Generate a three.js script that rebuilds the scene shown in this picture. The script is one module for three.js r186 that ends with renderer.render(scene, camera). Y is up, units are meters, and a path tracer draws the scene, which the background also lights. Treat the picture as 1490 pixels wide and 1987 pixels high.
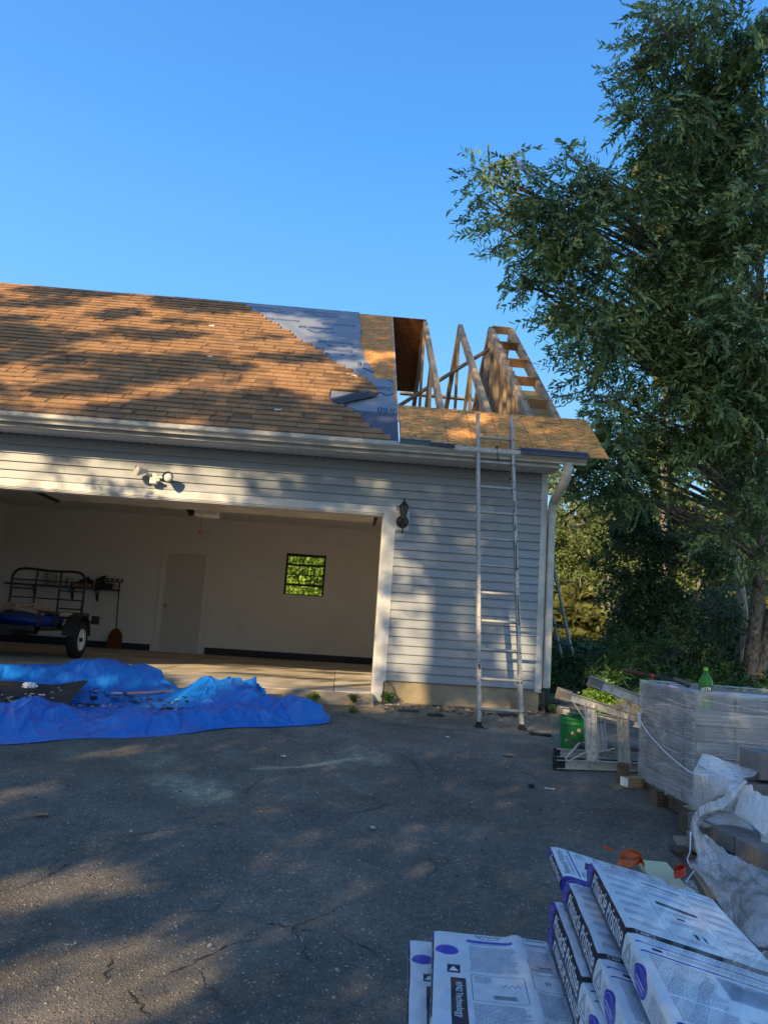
import * as THREE from 'three';
import { mergeGeometries, mergeVertices, toCreasedNormals } from 'three/addons/utils/BufferGeometryUtils.js';
import { RoundedBoxGeometry } from 'three/addons/geometries/RoundedBoxGeometry.js';

// ------------------------------------------------------------------ camera, sky, sun, exposure
const scene = new THREE.Scene();
const camera = new THREE.PerspectiveCamera(67.87, 1490 / 1987, 0.05, 900);
camera.position.set(0, 0.713, 8.953);
camera.rotation.set(0.1544, -0.0492, 0.0658, 'YXZ');
camera.updateMatrixWorld();

const SUN = new THREE.Vector3(-0.64, 0.5, 1);            // towards the sun, per metre of z
const SUNDIR = SUN.clone().normalize();
{
  const w = 512, h = 256, data = new Float32Array(w * h * 4);
  const stops = [[-90, .05, .05, .045], [-3, .07, .075, .07], [0, .60, .80, .95], [10, .34, .66, 1.0], [22, .155, .49, .985], [35, .078, .345, .86], [45, .055, .265, .75], [90, .035, .16, .50]];
  for (let j = 0; j < h; j++) {
    const el = ((j + .5) / h - .5) * 180;
    let k = 0; while (k < stops.length - 2 && el > stops[k + 1][0]) k++;
    const a = stops[k], b = stops[k + 1], t = Math.min(1, Math.max(0, (el - a[0]) / (b[0] - a[0])));
    for (let i = 0; i < w; i++) {
      const az = ((i + .5) / w - .5) * 2 * Math.PI;      // direction (cos az, sin el, sin az)
      const ce = Math.cos(el * Math.PI / 180), d = ce * Math.cos(az) * SUNDIR.x + Math.sin(el * Math.PI / 180) * SUNDIR.y + ce * Math.sin(az) * SUNDIR.z;
      const K = .63, glow = el > -3 ? .6 * Math.exp((d - 1) * 9) + .13 * Math.exp((d - 1) * 1.6) : 0;   // bright air around the sun
      const o = (j * w + i) * 4;
      data[o] = K * (a[1] + (b[1] - a[1]) * t) + glow * 1.0; data[o + 1] = K * (a[2] + (b[2] - a[2]) * t) + glow * .93; data[o + 2] = K * (a[3] + (b[3] - a[3]) * t) + glow * .78; data[o + 3] = 1;
    }
  }
  const sky = new THREE.DataTexture(data, w, h, THREE.RGBAFormat, THREE.FloatType);
  sky.mapping = THREE.EquirectangularReflectionMapping; sky.magFilter = sky.minFilter = THREE.LinearFilter; sky.wrapS = THREE.RepeatWrapping; sky.needsUpdate = true;
  scene.background = sky; scene.environment = sky;
}
const sun = new THREE.DirectionalLight(new THREE.Color().setRGB(1, .75, .44), 5);
sun.position.copy(SUNDIR).multiplyScalar(60); sun.target.position.set(0, 0, 0);
sun.castShadow = true; sun.shadow.radius = 1; sun.shadow.mapSize.set(4096, 4096); sun.shadow.bias = -.0005;
Object.assign(sun.shadow.camera, { left: -26, right: 26, top: 26, bottom: -26, near: 1, far: 140 });
scene.add(sun, sun.target);
const renderer = new THREE.WebGLRenderer({ antialias: true });
renderer.toneMapping = THREE.LinearToneMapping; renderer.toneMappingExposure = 1.8;
renderer.shadowMap.enabled = true; renderer.shadowMap.type = THREE.PCFSoftShadowMap;

// ------------------------------------------------------------------ helpers
const V = (x, y, z) => new THREE.Vector3(x, y, z);
function rng(s) { return () => { s |= 0; s = s + 0x6D2B79F5 | 0; let t = Math.imul(s ^ s >>> 15, 1 | s); t = t + Math.imul(t ^ t >>> 7, 61 | t) ^ t; return ((t ^ t >>> 14) >>> 0) / 4294967296; }; }
const R0 = rng(7);
const clamp = (x, a = 0, b = 1) => Math.min(b, Math.max(a, x)), lerp = (a, b, t) => a + (b - a) * t, sstep = (a, b, x) => { const t = clamp((x - a) / (b - a)); return t * t * (3 - 2 * t); };
const lut = (() => { const r = rng(99), a = new Float32Array(65536); for (let i = 0; i < 65536; i++) a[i] = r(); return a; })();
const hash = (x, y, s) => lut[(Math.imul(x, 7919) ^ Math.imul(y, 104729) ^ Math.imul(s, 1301)) & 65535];
function vnoise(x, y, s = 0, px = 0, py = px) {            // value noise, optionally periodic
  let xi = Math.floor(x), yi = Math.floor(y); const fx = x - xi, fy = y - yi, u = fx * fx * (3 - 2 * fx), v = fy * fy * (3 - 2 * fy);
  const m = (i, p) => p ? ((i % p) + p) % p : i;
  const x0 = m(xi, px), x1 = m(xi + 1, px), y0 = m(yi, py), y1 = m(yi + 1, py);
  return lerp(lerp(hash(x0, y0, s), hash(x1, y0, s), u), lerp(hash(x0, y1, s), hash(x1, y1, s), u), v);
}
function fbm(x, y, s = 0, oct = 4, px = 0, py = px) { let a = 0, w = .5, n = 0; for (let o = 0; o < oct; o++) { a += w * vnoise(x, y, s + o, px, py); n += w; x *= 2; y *= 2; px *= 2; py *= 2; w *= .5; } return a / n; }
const enc = c => Math.round(255 * clamp(c <= .0031308 ? c * 12.92 : 1.055 * Math.pow(c, 1 / 2.4) - .055));
function tex(w, h, fn, srgb = true) {                     // fn(u, v) -> linear [r, g, b] or a grey
  const d = new Uint8Array(w * h * 4);
  for (let j = 0; j < h; j++) for (let i = 0; i < w; i++) {
    let c = fn(i / w, j / h); if (typeof c === 'number') c = [c, c, c];
    const o = (j * w + i) * 4; for (let k = 0; k < 3; k++) d[o + k] = srgb ? enc(c[k]) : Math.round(255 * clamp(c[k])); d[o + 3] = 255;
  }
  const t = new THREE.DataTexture(d, w, h); t.wrapS = t.wrapT = THREE.RepeatWrapping; t.magFilter = THREE.LinearFilter; t.minFilter = THREE.LinearMipmapLinearFilter; t.generateMipmaps = true;
  if (srgb) t.colorSpace = THREE.SRGBColorSpace; t.needsUpdate = true; return t;
}
function canvasTex(w, h, draw, srgb = true) {
  const c = document.createElement('canvas'); c.width = w; c.height = h; draw(c.getContext('2d'), w, h);
  const t = new THREE.CanvasTexture(c); t.wrapS = t.wrapT = THREE.RepeatWrapping; if (srgb) t.colorSpace = THREE.SRGBColorSpace; return t;
}
function rep(t, u, v = u) { const c = t.clone(); c.repeat.set(u, v); c.needsUpdate = true; return c; }
const lin = (r, g, b) => new THREE.Color().setRGB(r, g, b);
function mat(c, rough = .8, o = {}) { return new THREE.MeshStandardMaterial({ color: Array.isArray(c) ? lin(...c) : c, roughness: rough, metalness: 0, side: THREE.DoubleSide, ...o }); }

function uvBox(g, s = 1, du = 0, dv = 0) {               // uv in metres from the face's dominant axis
  g = g.index ? g.toNonIndexed() : g; const p = g.attributes.position, uv = new Float32Array(p.count * 2), a = V(), b = V(), c = V();
  for (let i = 0; i < p.count; i += 3) {
    a.fromBufferAttribute(p, i); b.fromBufferAttribute(p, i + 1); c.fromBufferAttribute(p, i + 2);
    const n = b.clone().sub(a).cross(c.clone().sub(a)), ax = Math.abs(n.x), ay = Math.abs(n.y), az = Math.abs(n.z);
    [a, b, c].forEach((q, k) => { const [u, v] = ax >= ay && ax >= az ? [q.z, q.y] : ay >= az ? [q.x, q.z] : [q.x, q.y]; uv[(i + k) * 2] = u * s + du; uv[(i + k) * 2 + 1] = v * s + dv; });
  }
  g.setAttribute('uv', new THREE.BufferAttribute(uv, 2)); return g;
}
function box(w, h, d, x = 0, y = 0, z = 0, rx = 0, ry = 0, rz = 0) { const g = new THREE.BoxGeometry(w, h, d); if (rx || ry || rz) g.applyMatrix4(new THREE.Matrix4().makeRotationFromEuler(new THREE.Euler(rx, ry, rz, 'YXZ'))); g.translate(x, y, z); return g.toNonIndexed(); }
const boxMM = (x0, x1, y0, y1, z0, z1) => uvBox(box(x1 - x0, y1 - y0, z1 - z0, (x0 + x1) / 2, (y0 + y1) / 2, (z0 + z1) / 2));
function rbox(w, h, d, r, x = 0, y = 0, z = 0, seg = 2) { const g = new RoundedBoxGeometry(w, h, d, seg, r); g.translate(x, y, z); return uvBox(g); }
// a straight member from a to b, w wide (along the side vector) and h high; grain runs along v
function beam(a, b, w, h, up = V(0, 1, 0), off = R0() * 5) {
  const d = b.clone().sub(a), L = d.length(); d.normalize();
  let x = new THREE.Vector3().crossVectors(up, d); if (x.lengthSq() < 1e-8) x = V(1, 0, 0); x.normalize(); const y = new THREE.Vector3().crossVectors(d, x).normalize();
  const g = new THREE.BoxGeometry(w, h, L).toNonIndexed(), p = g.attributes.position, uv = g.attributes.uv, n = g.attributes.normal;
  for (let i = 0; i < p.count; i++) { const ax = Math.abs(n.getX(i)), az = Math.abs(n.getZ(i)); if (az > .5) uv.setXY(i, p.getX(i) + off, p.getY(i) * .3); else uv.setXY(i, (ax > .5 ? p.getY(i) : p.getX(i)) + off + ax * .13, p.getZ(i) + off * 2); }
  g.applyMatrix4(new THREE.Matrix4().makeBasis(x, y, d)); g.translate((a.x + b.x) / 2, (a.y + b.y) / 2, (a.z + b.z) / 2); return g;
}
function tube(pts, r, seg = 24, rs = 8, taper) {
  const c = new THREE.CatmullRomCurve3(pts), g = new THREE.TubeGeometry(c, seg, typeof r === 'number' ? r : 1, rs, false);
  if (typeof r !== 'number') { const p = g.attributes.position, q = V(); for (let i = 0; i <= seg; i++) { const ctr = c.getPointAt(i / seg), rr = r(i / seg); for (let j = 0; j <= rs; j++) { const k = i * (rs + 1) + j; q.fromBufferAttribute(p, k).sub(ctr).multiplyScalar(rr).add(ctr); p.setXYZ(k, q.x, q.y, q.z); } } }
  const uv = g.attributes.uv, L = c.getLength(), r1 = typeof r === 'number' ? r : r(.3); for (let i = 0; i < uv.count; i++) uv.setXY(i, uv.getY(i) * 6.28 * r1, uv.getX(i) * L);
  return g.toNonIndexed();
}
function cyl(r0, r1, h, x = 0, y = 0, z = 0, seg = 20) { const g = new THREE.CylinderGeometry(r1, r0, h, seg).toNonIndexed(); g.translate(x, y, z); return g; }
function rod(a, b, r, seg = 8) { const g = new THREE.CylinderGeometry(r, r, a.distanceTo(b), seg); g.applyQuaternion(new THREE.Quaternion().setFromUnitVectors(V(0, 1, 0), b.clone().sub(a).normalize())); g.translate((a.x + b.x) / 2, (a.y + b.y) / 2, (a.z + b.z) / 2); return g.toNonIndexed(); }
function join(list) { const gs = list.map(g => { g = g.index ? g.toNonIndexed() : g; const o = new THREE.BufferGeometry(); for (const k of ['position', 'normal', 'uv']) o.setAttribute(k, g.attributes[k]); if (g.attributes.color) o.setAttribute('color', g.attributes.color); return o; }); return gs.length === 1 ? gs[0] : mergeGeometries(gs); }
const names = {};
function numbered(n) { const k = names[n] = (names[n] ?? -1) + 1; return k ? `${n}_${String(k).padStart(3, '0')}` : n; }
function tag(o, label, category, group, kind) { if (label) o.userData.label = label; if (category) o.userData.category = category; if (group) o.userData.group = group; if (kind) o.userData.kind = kind; return o; }
function mesh(name, geo, m, parent) {
  const o = new THREE.Mesh(Array.isArray(geo) ? join(geo) : geo, m); o.name = parent ? name : numbered(name); o.castShadow = o.receiveShadow = true; (parent || scene).add(o); return o;
}
function thing(name, label, category, pos = [0, 0, 0], turn = 0, group) { const o = new THREE.Group(); o.name = numbered(name); o.position.set(...pos); o.rotation.y = turn; tag(o, label, category, group); scene.add(o); return o; }
function structure(name, geo, m) { const o = mesh(name, geo, m); o.userData.kind = 'structure'; return o; }
function copyOf(o, label) { const c = o.clone(); c.name = numbered(o.name.replace(/_\d{3}$/, '')); if (label) c.userData = { ...o.userData, label }; scene.add(c); return c; }
// a point of the place seen at photograph pixel (x, y), a given distance in front of the camera
const FPX = 1476.4;
function at(x, y, depth) { return V((x - 745) / FPX * depth, -(y - 993.5) / FPX * depth, -depth).applyMatrix4(camera.matrixWorld); }
// the terrain
function H(x, z) { let y = -.1 - .097 * clamp(z, -4, 12); if (z < -4) y += .03 * Math.min(20, -4 - z); if (z > 12) y -= .012 * Math.min(40, z - 12); return y; }
function ground(x, y) { const d = at(x, y, 1).sub(camera.position); let t = 5; for (let i = 0; i < 40; i++) { const p = camera.position.clone().addScaledVector(d, t); t -= (p.y - H(p.x, p.z)) / (d.y + .097 * d.z) * .9; } return camera.position.clone().addScaledVector(d, t); }

// ------------------------------------------------------------------ materials
const T = {};
// stones of an old worn surface: scattered pebbles in a dark binder, 2 m to a repeat
function stones(u, v, n, seed, share) { const x = u * n, y = v * n, xi = Math.floor(x), yi = Math.floor(y); let best = 0, tone = 0; for (let i = -1; i <= 1; i++) for (let j = -1; j <= 1; j++) { const cx = ((xi + i) % n + n) % n, cy = ((yi + j) % n + n) % n; if (hash(cx, cy, seed) > share) continue; const r = .18 + .42 * Math.pow(hash(cx, cy, seed + 1), 2), dx = x - xi - i - hash(cx, cy, seed + 2), dy = y - yi - j - hash(cx, cy, seed + 3), d = Math.hypot(dx * (1 + .5 * hash(cx, cy, seed + 4)), dy) / r; const k = clamp((1 - d) * 3); if (k > best) { best = k; tone = hash(cx, cy, seed + 5); } } return [best, tone]; }
T.asphalt = tex(1024, 1024, (u, v) => {
  const big = fbm(u * 8, v * 8, 11, 4, 8), s2 = vnoise(u * 400, v * 400, 5, 400), s3 = fbm(u * 60, v * 60, 15, 3, 60), [a, ta] = stones(u, v, 150, 31, .55), [c, tc] = stones(u, v, 260, 41, .5);
  let b = .085 + .05 * (big - .5) + .05 * (s2 - .5) + .05 * (s3 - .5);
  b = lerp(b, .05 + .16 * tc * tc + .02, c * .75); b = lerp(b, .06 + .30 * Math.pow(ta, 3), a * .85); b = Math.max(.02, b); const w = .5 * a * ta;
  b *= 1.5; return [b * (1.12 + .10 * w), b, b * (.80 - .08 * w)];
});
T.asphaltBump = tex(1024, 1024, (u, v) => .42 * stones(u, v, 150, 31, .55)[0] + .28 * stones(u, v, 260, 41, .5)[0] + .2 * vnoise(u * 400, v * 400, 5, 400) + .25 * fbm(u * 40, v * 40, 8, 2, 40), false);
T.concrete = tex(512, 512, (u, v) => { const b = .56 + .18 * (fbm(u * 6, v * 6, 21, 5, 6) - .5) + .10 * (vnoise(u * 170, v * 170, 2, 170) - .5); const s = fbm(u * 4, v * 4, 31, 4, 4); return [b * lerp(1, .80, sstep(.5, .7, s)), b * .93 * lerp(1, .78, sstep(.5, .7, s)), b * .80 * lerp(1, .72, sstep(.5, .7, s))]; });
T.conBump = tex(512, 512, (u, v) => .6 * vnoise(u * 170, v * 170, 2, 170) + .4 * fbm(u * 12, v * 12, 6, 4, 12), false);
T.wood = tex(256, 1024, (u, v) => { const w = u * 26 + 2.2 * fbm(u * 3, v * 4, 4, 3, 3, 4), r = .5 + .5 * Math.sin(w * 6.283 * .5 + 3 * fbm(u * 2, v * 3, 9, 2, 2, 3)), f = vnoise(u * 120, v * 14, 12, 120, 14), kn = sstep(.80, .9, vnoise(u * 4, v * 6, 17, 4, 6)); const b = .40 + .09 * (r - .5) + .10 * (f - .5) - .18 * kn; return [b * 1.04, b * .76, b * .49]; });
T.woodBump = tex(256, 1024, (u, v) => .5 + .3 * (vnoise(u * 120, v * 14, 12, 120, 14) - .5) + .2 * (vnoise(u * 60, v * 200, 13, 60, 200) - .5), false);
T.osb = canvasTex(1024, 1024, (c, w, h) => {
  const r = rng(5); c.fillStyle = 'rgb(176,138,88)'; c.fillRect(0, 0, w, h);
  for (let i = 0; i < 5200; i++) {
    const x = r() * w, y = r() * h, l = 26 + r() * 62, t = 5 + r() * 15, a = (r() - .5) * (r() < .7 ? 1.0 : 3.1), k = r(), d = r() < .06 ? .62 : 1;
    c.fillStyle = `rgb(${(156 + 84 * k) * d | 0},${(108 + 76 * k) * d | 0},${(54 + 62 * k) * d | 0})`;
    for (const ox of [-w, 0, w]) for (const oy of [-h, 0, h]) { if (x + ox < -95 || x + ox > w + 95 || y + oy < -95 || y + oy > h + 95) continue; c.save(); c.translate(x + ox, y + oy); c.rotate(a); c.beginPath(); c.moveTo(-l / 2, -t / 2 + k * 3); c.lineTo(l / 2 - k * 8, -t / 2); c.lineTo(l / 2, t / 2 - k * 4); c.lineTo(-l / 2 + 5, t / 2); c.fill(); c.restore(); }
  }
});
T.grain = tex(512, 512, (u, v) => .5 * vnoise(u * 256, v * 256, 3, 256) + .35 * vnoise(u * 120, v * 120, 4, 120) + .15 * fbm(u * 10, v * 10, 6, 3, 10), false);
T.granule = tex(512, 512, (u, v) => { const a = vnoise(u * 250, v * 250, 3, 250), b = vnoise(u * 130, v * 130, 4, 130), c = fbm(u * 9, v * 9, 8, 3, 9); const k = .72 + .55 * (a - .5) + .4 * (b - .5) + .25 * (c - .5); return [k, k, k]; });
T.vinyl = tex(512, 256, (u, v) => .5 + .5 * (vnoise(u * 14, v * 128, 3, 14, 128) - .5) + .5 * (vnoise(u * 30, v * 64, 5, 30, 64) - .5), false);
T.vinylCol = tex(512, 512, (u, v) => { const k = .95 + .07 * (fbm(u * 6, v * 6, 3, 4, 6) - .5) + .05 * (vnoise(u * 20, v * 200, 5, 20, 200) - .5); return [k, k, k]; });
T.dirtCol = tex(512, 512, (u, v) => { const k = .86 - .16 * sstep(.5, .75, fbm(u * 5, v * 5, 43, 5, 5)) + .08 * (vnoise(u * 90, v * 90, 3, 90) - .5); return [k, k, k * .98]; });
T.drywall = tex(512, 512, (u, v) => { const k = .93 + .06 * (fbm(u * 5, v * 5, 13, 4, 5) - .5) - .10 * sstep(.78, .9, vnoise(u * 7, v * 7, 19, 7)) * vnoise(u * 60, v * 60, 2, 60); return [k, k, k]; });
T.bark = tex(256, 512, (u, v) => { const r = vnoise(u * 26 + 3 * fbm(u * 4, v * 8, 2, 3, 4, 8), v * 18, 7, 0, 18), k = .10 + .16 * r + .08 * (vnoise(u * 90, v * 90, 3, 90) - .5); return [k * 1.1, k * .92, k * .72]; });
T.barkBump = tex(256, 512, (u, v) => vnoise(u * 26 + 3 * fbm(u * 4, v * 8, 2, 3, 4, 8), v * 18, 7, 0, 18), false);
T.soil = tex(512, 512, (u, v) => { const a = fbm(u * 20, v * 20, 3, 5, 20), g = fbm(u * 6, v * 6, 9, 4, 6); const k = .05 + .09 * a; return [k * lerp(1.2, .7, g), k * lerp(.95, 1.1, g), k * .5]; });
T.metal = tex(512, 512, (u, v) => { const k = .80 + .22 * (fbm(u * 7, v * 7, 3, 5, 7) - .5) + .12 * (vnoise(u * 4, v * 190, 5, 4, 190) - .5) - .25 * sstep(.66, .8, vnoise(u * 23, v * 23, 8, 23)); return [k, k * .985, k * .95]; });
T.paver = tex(256, 256, (u, v) => { const k = .8 + .4 * (vnoise(u * 120, v * 120, 3, 120) - .5) + .3 * (fbm(u * 5, v * 5, 6, 4, 5) - .5); return [k, k, k]; });
T.crumple = tex(512, 512, (u, v) => { let h = 0; for (let i = 0; i < 7; i++) { const a = Math.round(hash(i, 1, 5) * 10 - 5), b = Math.round(hash(i, 2, 5) * 10 - 5) || 2; h += Math.abs(((a * u + b * v + hash(i, 3, 5) + .25 * fbm(u * 4, v * 4, i, 3, 4)) % 1 + 1) % 1 - .5) * hash(i, 4, 5); } return h / 1.6; }, false);
const M = {
  asphalt: mat([1, 1, 1], .93, { map: rep(T.asphalt, .5), bumpMap: rep(T.asphaltBump, .5), bumpScale: .006, vertexColors: true }),
  soil: mat([1, 1, 1], 1, { map: rep(T.soil, .4), vertexColors: true }),
  concrete: mat([1, 1, 1], .9, { map: rep(T.concrete, .7), bumpMap: rep(T.conBump, 1.2), bumpScale: .003 }),
  slabDark: mat([.92, .88, .84], .9, { map: rep(T.concrete, .55), bumpMap: rep(T.conBump, 1.2), bumpScale: .003 }),
  siding: mat([.275, .294, .305], .5, { map: rep(T.vinylCol, .8), bumpMap: rep(T.vinyl, 1, 2), bumpScale: .0007 }),
  trim: mat([.66, .65, .62], .5, { map: rep(T.dirtCol, .9) }),
  gutter: mat([.56, .545, .50], .42, { map: rep(T.dirtCol, 1.6, 2.5) }),
  soffit: mat([.60, .60, .58], .6, { map: rep(T.vinylCol, 1) }),
  drywall: mat([.82, .825, .82], .85, { map: rep(T.drywall, .35), bumpMap: rep(T.grain, 2), bumpScale: .0008 }),
  base: mat([.02, .022, .035], .6, { bumpMap: rep(T.grain, 3), bumpScale: .001 }),
  doorPaint: mat([.62, .62, .60], .55, { map: rep(T.vinylCol, 1) }),
  osb: mat([1.0, .88, .74], .85, { map: rep(T.osb, 1.1), bumpMap: rep(T.grain, 2), bumpScale: .0015 }),
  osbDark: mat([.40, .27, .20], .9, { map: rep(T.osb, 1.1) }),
  wood: mat([.92, .90, .86], .8, { map: rep(T.wood, 3, 1), bumpMap: rep(T.woodBump, 3, 1), bumpScale: .001 }),
  woodGrey: mat([.86, .90, .93], .85, { map: rep(T.wood, 3, 1), bumpMap: rep(T.woodBump, 3, 1), bumpScale: .001 }),
  woodRed: mat([.80, .58, .42], .85, { map: rep(T.wood, 3, 1), bumpMap: rep(T.woodBump, 3, 1), bumpScale: .001 }),
  woodOld: mat([.26, .25, .25], .9, { map: rep(T.wood, 3, 1), bumpMap: rep(T.woodBump, 3, 1), bumpScale: .002 }),
  bark: mat([1, 1, 1], .95, { map: rep(T.bark, 2, 1), bumpMap: rep(T.barkBump, 2, 1), bumpScale: .02 }),
  barkPale: mat([1.9, 1.9, 1.85], .95, { map: rep(T.bark, 2, 1), bumpMap: rep(T.barkBump, 2, 1), bumpScale: .015 }),
  alu: mat([.62, .62, .62], .5, { map: rep(T.metal, 1.7), metalness: .55 }),
  aluOld: mat([.72, .70, .66], .5, { map: rep(T.metal, 2.1), metalness: .45 }),
  ladder: mat([.50, .49, .47], .6, { map: rep(T.metal, 2.1), metalness: .35 }),
  steelDark: mat([.035, .035, .04], .5, { metalness: .3 }),
  black: mat([.018, .018, .02], .6), rubber: mat([.016, .016, .017], .85, { bumpMap: rep(T.grain, 6), bumpScale: .002 }),
  white: mat([.78, .77, .74], .5), orange: mat([.58, .10, .018], .6), red: mat([.55, .03, .05], .4),
};
// ------------------------------------------------------------------ ground
function gridSheet(xs, zs, keep, yAt, colorAt) {
  const nx = xs.length, nz = zs.length, pos = new Float32Array(nx * nz * 3), uv = new Float32Array(nx * nz * 2), col = new Float32Array(nx * nz * 3), idx = [];
  for (let j = 0; j < nz; j++) for (let i = 0; i < nx; i++) { const k = j * nx + i, x = xs[i], z = zs[j]; pos.set([x, yAt(x, z), z], k * 3); uv.set([x, z], k * 2); col.set(colorAt(x, z), k * 3); }
  for (let j = 0; j < nz - 1; j++) for (let i = 0; i < nx - 1; i++) { if (!keep((xs[i] + xs[i + 1]) / 2, (zs[j] + zs[j + 1]) / 2)) continue; const a = j * nx + i; idx.push(a, a + nx, a + 1, a + 1, a + nx, a + nx + 1); }
  const g = new THREE.BufferGeometry(); g.setAttribute('position', new THREE.BufferAttribute(pos, 3)); g.setAttribute('uv', new THREE.BufferAttribute(uv, 2)); g.setAttribute('color', new THREE.BufferAttribute(col, 3)); g.setIndex(idx); g.computeVertexNormals(); return g;
}
const HX0 = -7.3, HX1 = 2.39, HZ0 = -7.21;
const range = (a, b, s) => { const n = Math.max(1, Math.round((b - a) / s)), o = []; for (let i = 0; i <= n; i++) o.push(a + (b - a) * i / n); return o; };
{
  const xs = [-400, -150, -60, -30, ...range(-16, HX0, 1), ...range(HX0 + .5, HX1 - .3, .5), ...range(HX1, 14, .3), 18, 25, 40, 80, 160, 400], zs = [-400, -160, -80, -45, -30, ...range(-22, HZ0, 1), ...range(HZ0 + .5, -.5, .5), ...range(0, 14, .5), 18, 25, 40, 80, 160, 400];
  structure('ground', gridSheet(xs, zs, (x, z) => !(x > HX0 && x < HX1 && z > HZ0 && z < 0), (x, z) => H(x, z) + (z < -.5 && x > 2.6 ? .10 * (fbm(x, z, 71, 3) - .4) : 0), (x, z) => { const k = .8 + .5 * fbm(x * .8, z * .8, 5, 3); return [k, k * 1.02, k]; }), M.soil);
  // driveway: old asphalt with dirt along the wall, pale stains and a pale streak
  const pts = (list) => list.map(([x, y, r, k]) => { const p = ground(x, y); return [p.x, p.z, r, k]; });
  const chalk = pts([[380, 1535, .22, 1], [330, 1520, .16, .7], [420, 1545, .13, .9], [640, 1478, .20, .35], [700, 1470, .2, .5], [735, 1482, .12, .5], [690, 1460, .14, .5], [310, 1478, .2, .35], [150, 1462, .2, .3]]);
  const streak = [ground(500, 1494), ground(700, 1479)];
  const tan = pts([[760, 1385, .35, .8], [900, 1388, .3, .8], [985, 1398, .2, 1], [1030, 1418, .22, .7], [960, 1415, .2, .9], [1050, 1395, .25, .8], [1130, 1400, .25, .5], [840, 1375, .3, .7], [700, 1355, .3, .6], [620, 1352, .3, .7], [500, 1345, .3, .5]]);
  const grey = pts([[1180, 1430, .4, .6], [1080, 1440, .35, .5], [980, 1450, .4, .3]]);
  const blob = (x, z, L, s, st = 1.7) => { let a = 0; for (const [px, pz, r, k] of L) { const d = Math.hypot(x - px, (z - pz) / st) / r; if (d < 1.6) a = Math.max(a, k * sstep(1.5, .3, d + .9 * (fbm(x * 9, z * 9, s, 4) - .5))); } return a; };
  const xs2 = range(-9, 3.9, .045), zs2 = [...range(-1.6, .02, .1), ...range(.06, 8.3, .05), ...range(8.5, 15, .5)];
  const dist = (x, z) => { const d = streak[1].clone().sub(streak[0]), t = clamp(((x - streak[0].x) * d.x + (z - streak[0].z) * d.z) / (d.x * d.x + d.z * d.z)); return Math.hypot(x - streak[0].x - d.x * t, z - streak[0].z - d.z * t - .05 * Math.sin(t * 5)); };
  const uneven = (x, z) => .014 * (fbm(x * 1.3, z * 1.3, 41, 4) - .5) + .007 * (fbm(x * 7, z * 7, 44, 3) - .5);
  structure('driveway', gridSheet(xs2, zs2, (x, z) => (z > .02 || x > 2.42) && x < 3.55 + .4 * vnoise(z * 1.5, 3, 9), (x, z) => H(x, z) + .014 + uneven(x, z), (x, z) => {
    const f = fbm(x * 1.1, z * 1.1, 51, 5), f2 = fbm(x * 4, z * 4, 57, 4); let r = .78 + .5 * (f - .5) + .35 * (f2 - .5), g = r * 1.0, b = r * .98; const wear = sstep(.55, .75, fbm(x * .7 + 9, z * .7, 61, 4)); r += .25 * wear; g += .23 * wear; b += .22 * wear;
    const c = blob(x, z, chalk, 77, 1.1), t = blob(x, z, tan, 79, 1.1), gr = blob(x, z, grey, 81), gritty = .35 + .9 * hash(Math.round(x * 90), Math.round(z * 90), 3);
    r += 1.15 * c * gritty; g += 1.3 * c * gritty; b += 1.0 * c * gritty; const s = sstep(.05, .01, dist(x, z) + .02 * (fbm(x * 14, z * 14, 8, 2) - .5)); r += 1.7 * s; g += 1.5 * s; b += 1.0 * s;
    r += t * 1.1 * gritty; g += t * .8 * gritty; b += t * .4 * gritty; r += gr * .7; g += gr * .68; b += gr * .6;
    return [r, g, Math.max(.2, b)];
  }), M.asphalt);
  // cracks: jagged fillings of dark soil in the asphalt
  const cr = []; const r = rng(17);
  const crack = (list, w) => { const q = []; for (let i = 0; i < list.length - 1; i++) { const a = ground(...list[i]), b = ground(...list[i + 1]); const n = Math.max(3, Math.round(a.distanceTo(b) / .022)); for (let k = 0; k < n; k++) { const p = a.clone().lerp(b, k / n); q.push([p.x + (r() - .5) * .026 + .05 * (fbm(p.x * 6, p.z * 6, 33, 2) - .5), p.z + (r() - .5) * .026 + .05 * (fbm(p.x * 6, p.z * 6, 36, 2) - .5)]); } } const pos = [], idx = []; q.forEach(([x, z], i) => { const ww = w * .62 * (.15 + 1.2 * r()) * Math.min(1, 4 * Math.min(i + .3, q.length - i - .7) / q.length), [x2, z2] = q[Math.min(i + 1, q.length - 1)], [x1, z1] = q[Math.max(0, i - 1)], L = Math.hypot(x2 - x1, z2 - z1) || 1, nx = -(z2 - z1) / L, nz = (x2 - x1) / L; for (const s of [-1, 1]) pos.push(x + nx * ww * s, H(x, z) + .0185 + uneven(x, z), z + nz * ww * s); if (i) idx.push(2 * i - 2, 2 * i - 1, 2 * i, 2 * i, 2 * i - 1, 2 * i + 1); }); const g = new THREE.BufferGeometry(); g.setAttribute('position', new THREE.Float32BufferAttribute(pos, 3)); g.setAttribute('uv', new THREE.Float32BufferAttribute(pos.filter((_, i) => i % 3 !== 1), 2)); g.setIndex(idx); g.computeVertexNormals(); return g.toNonIndexed(); };
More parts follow.
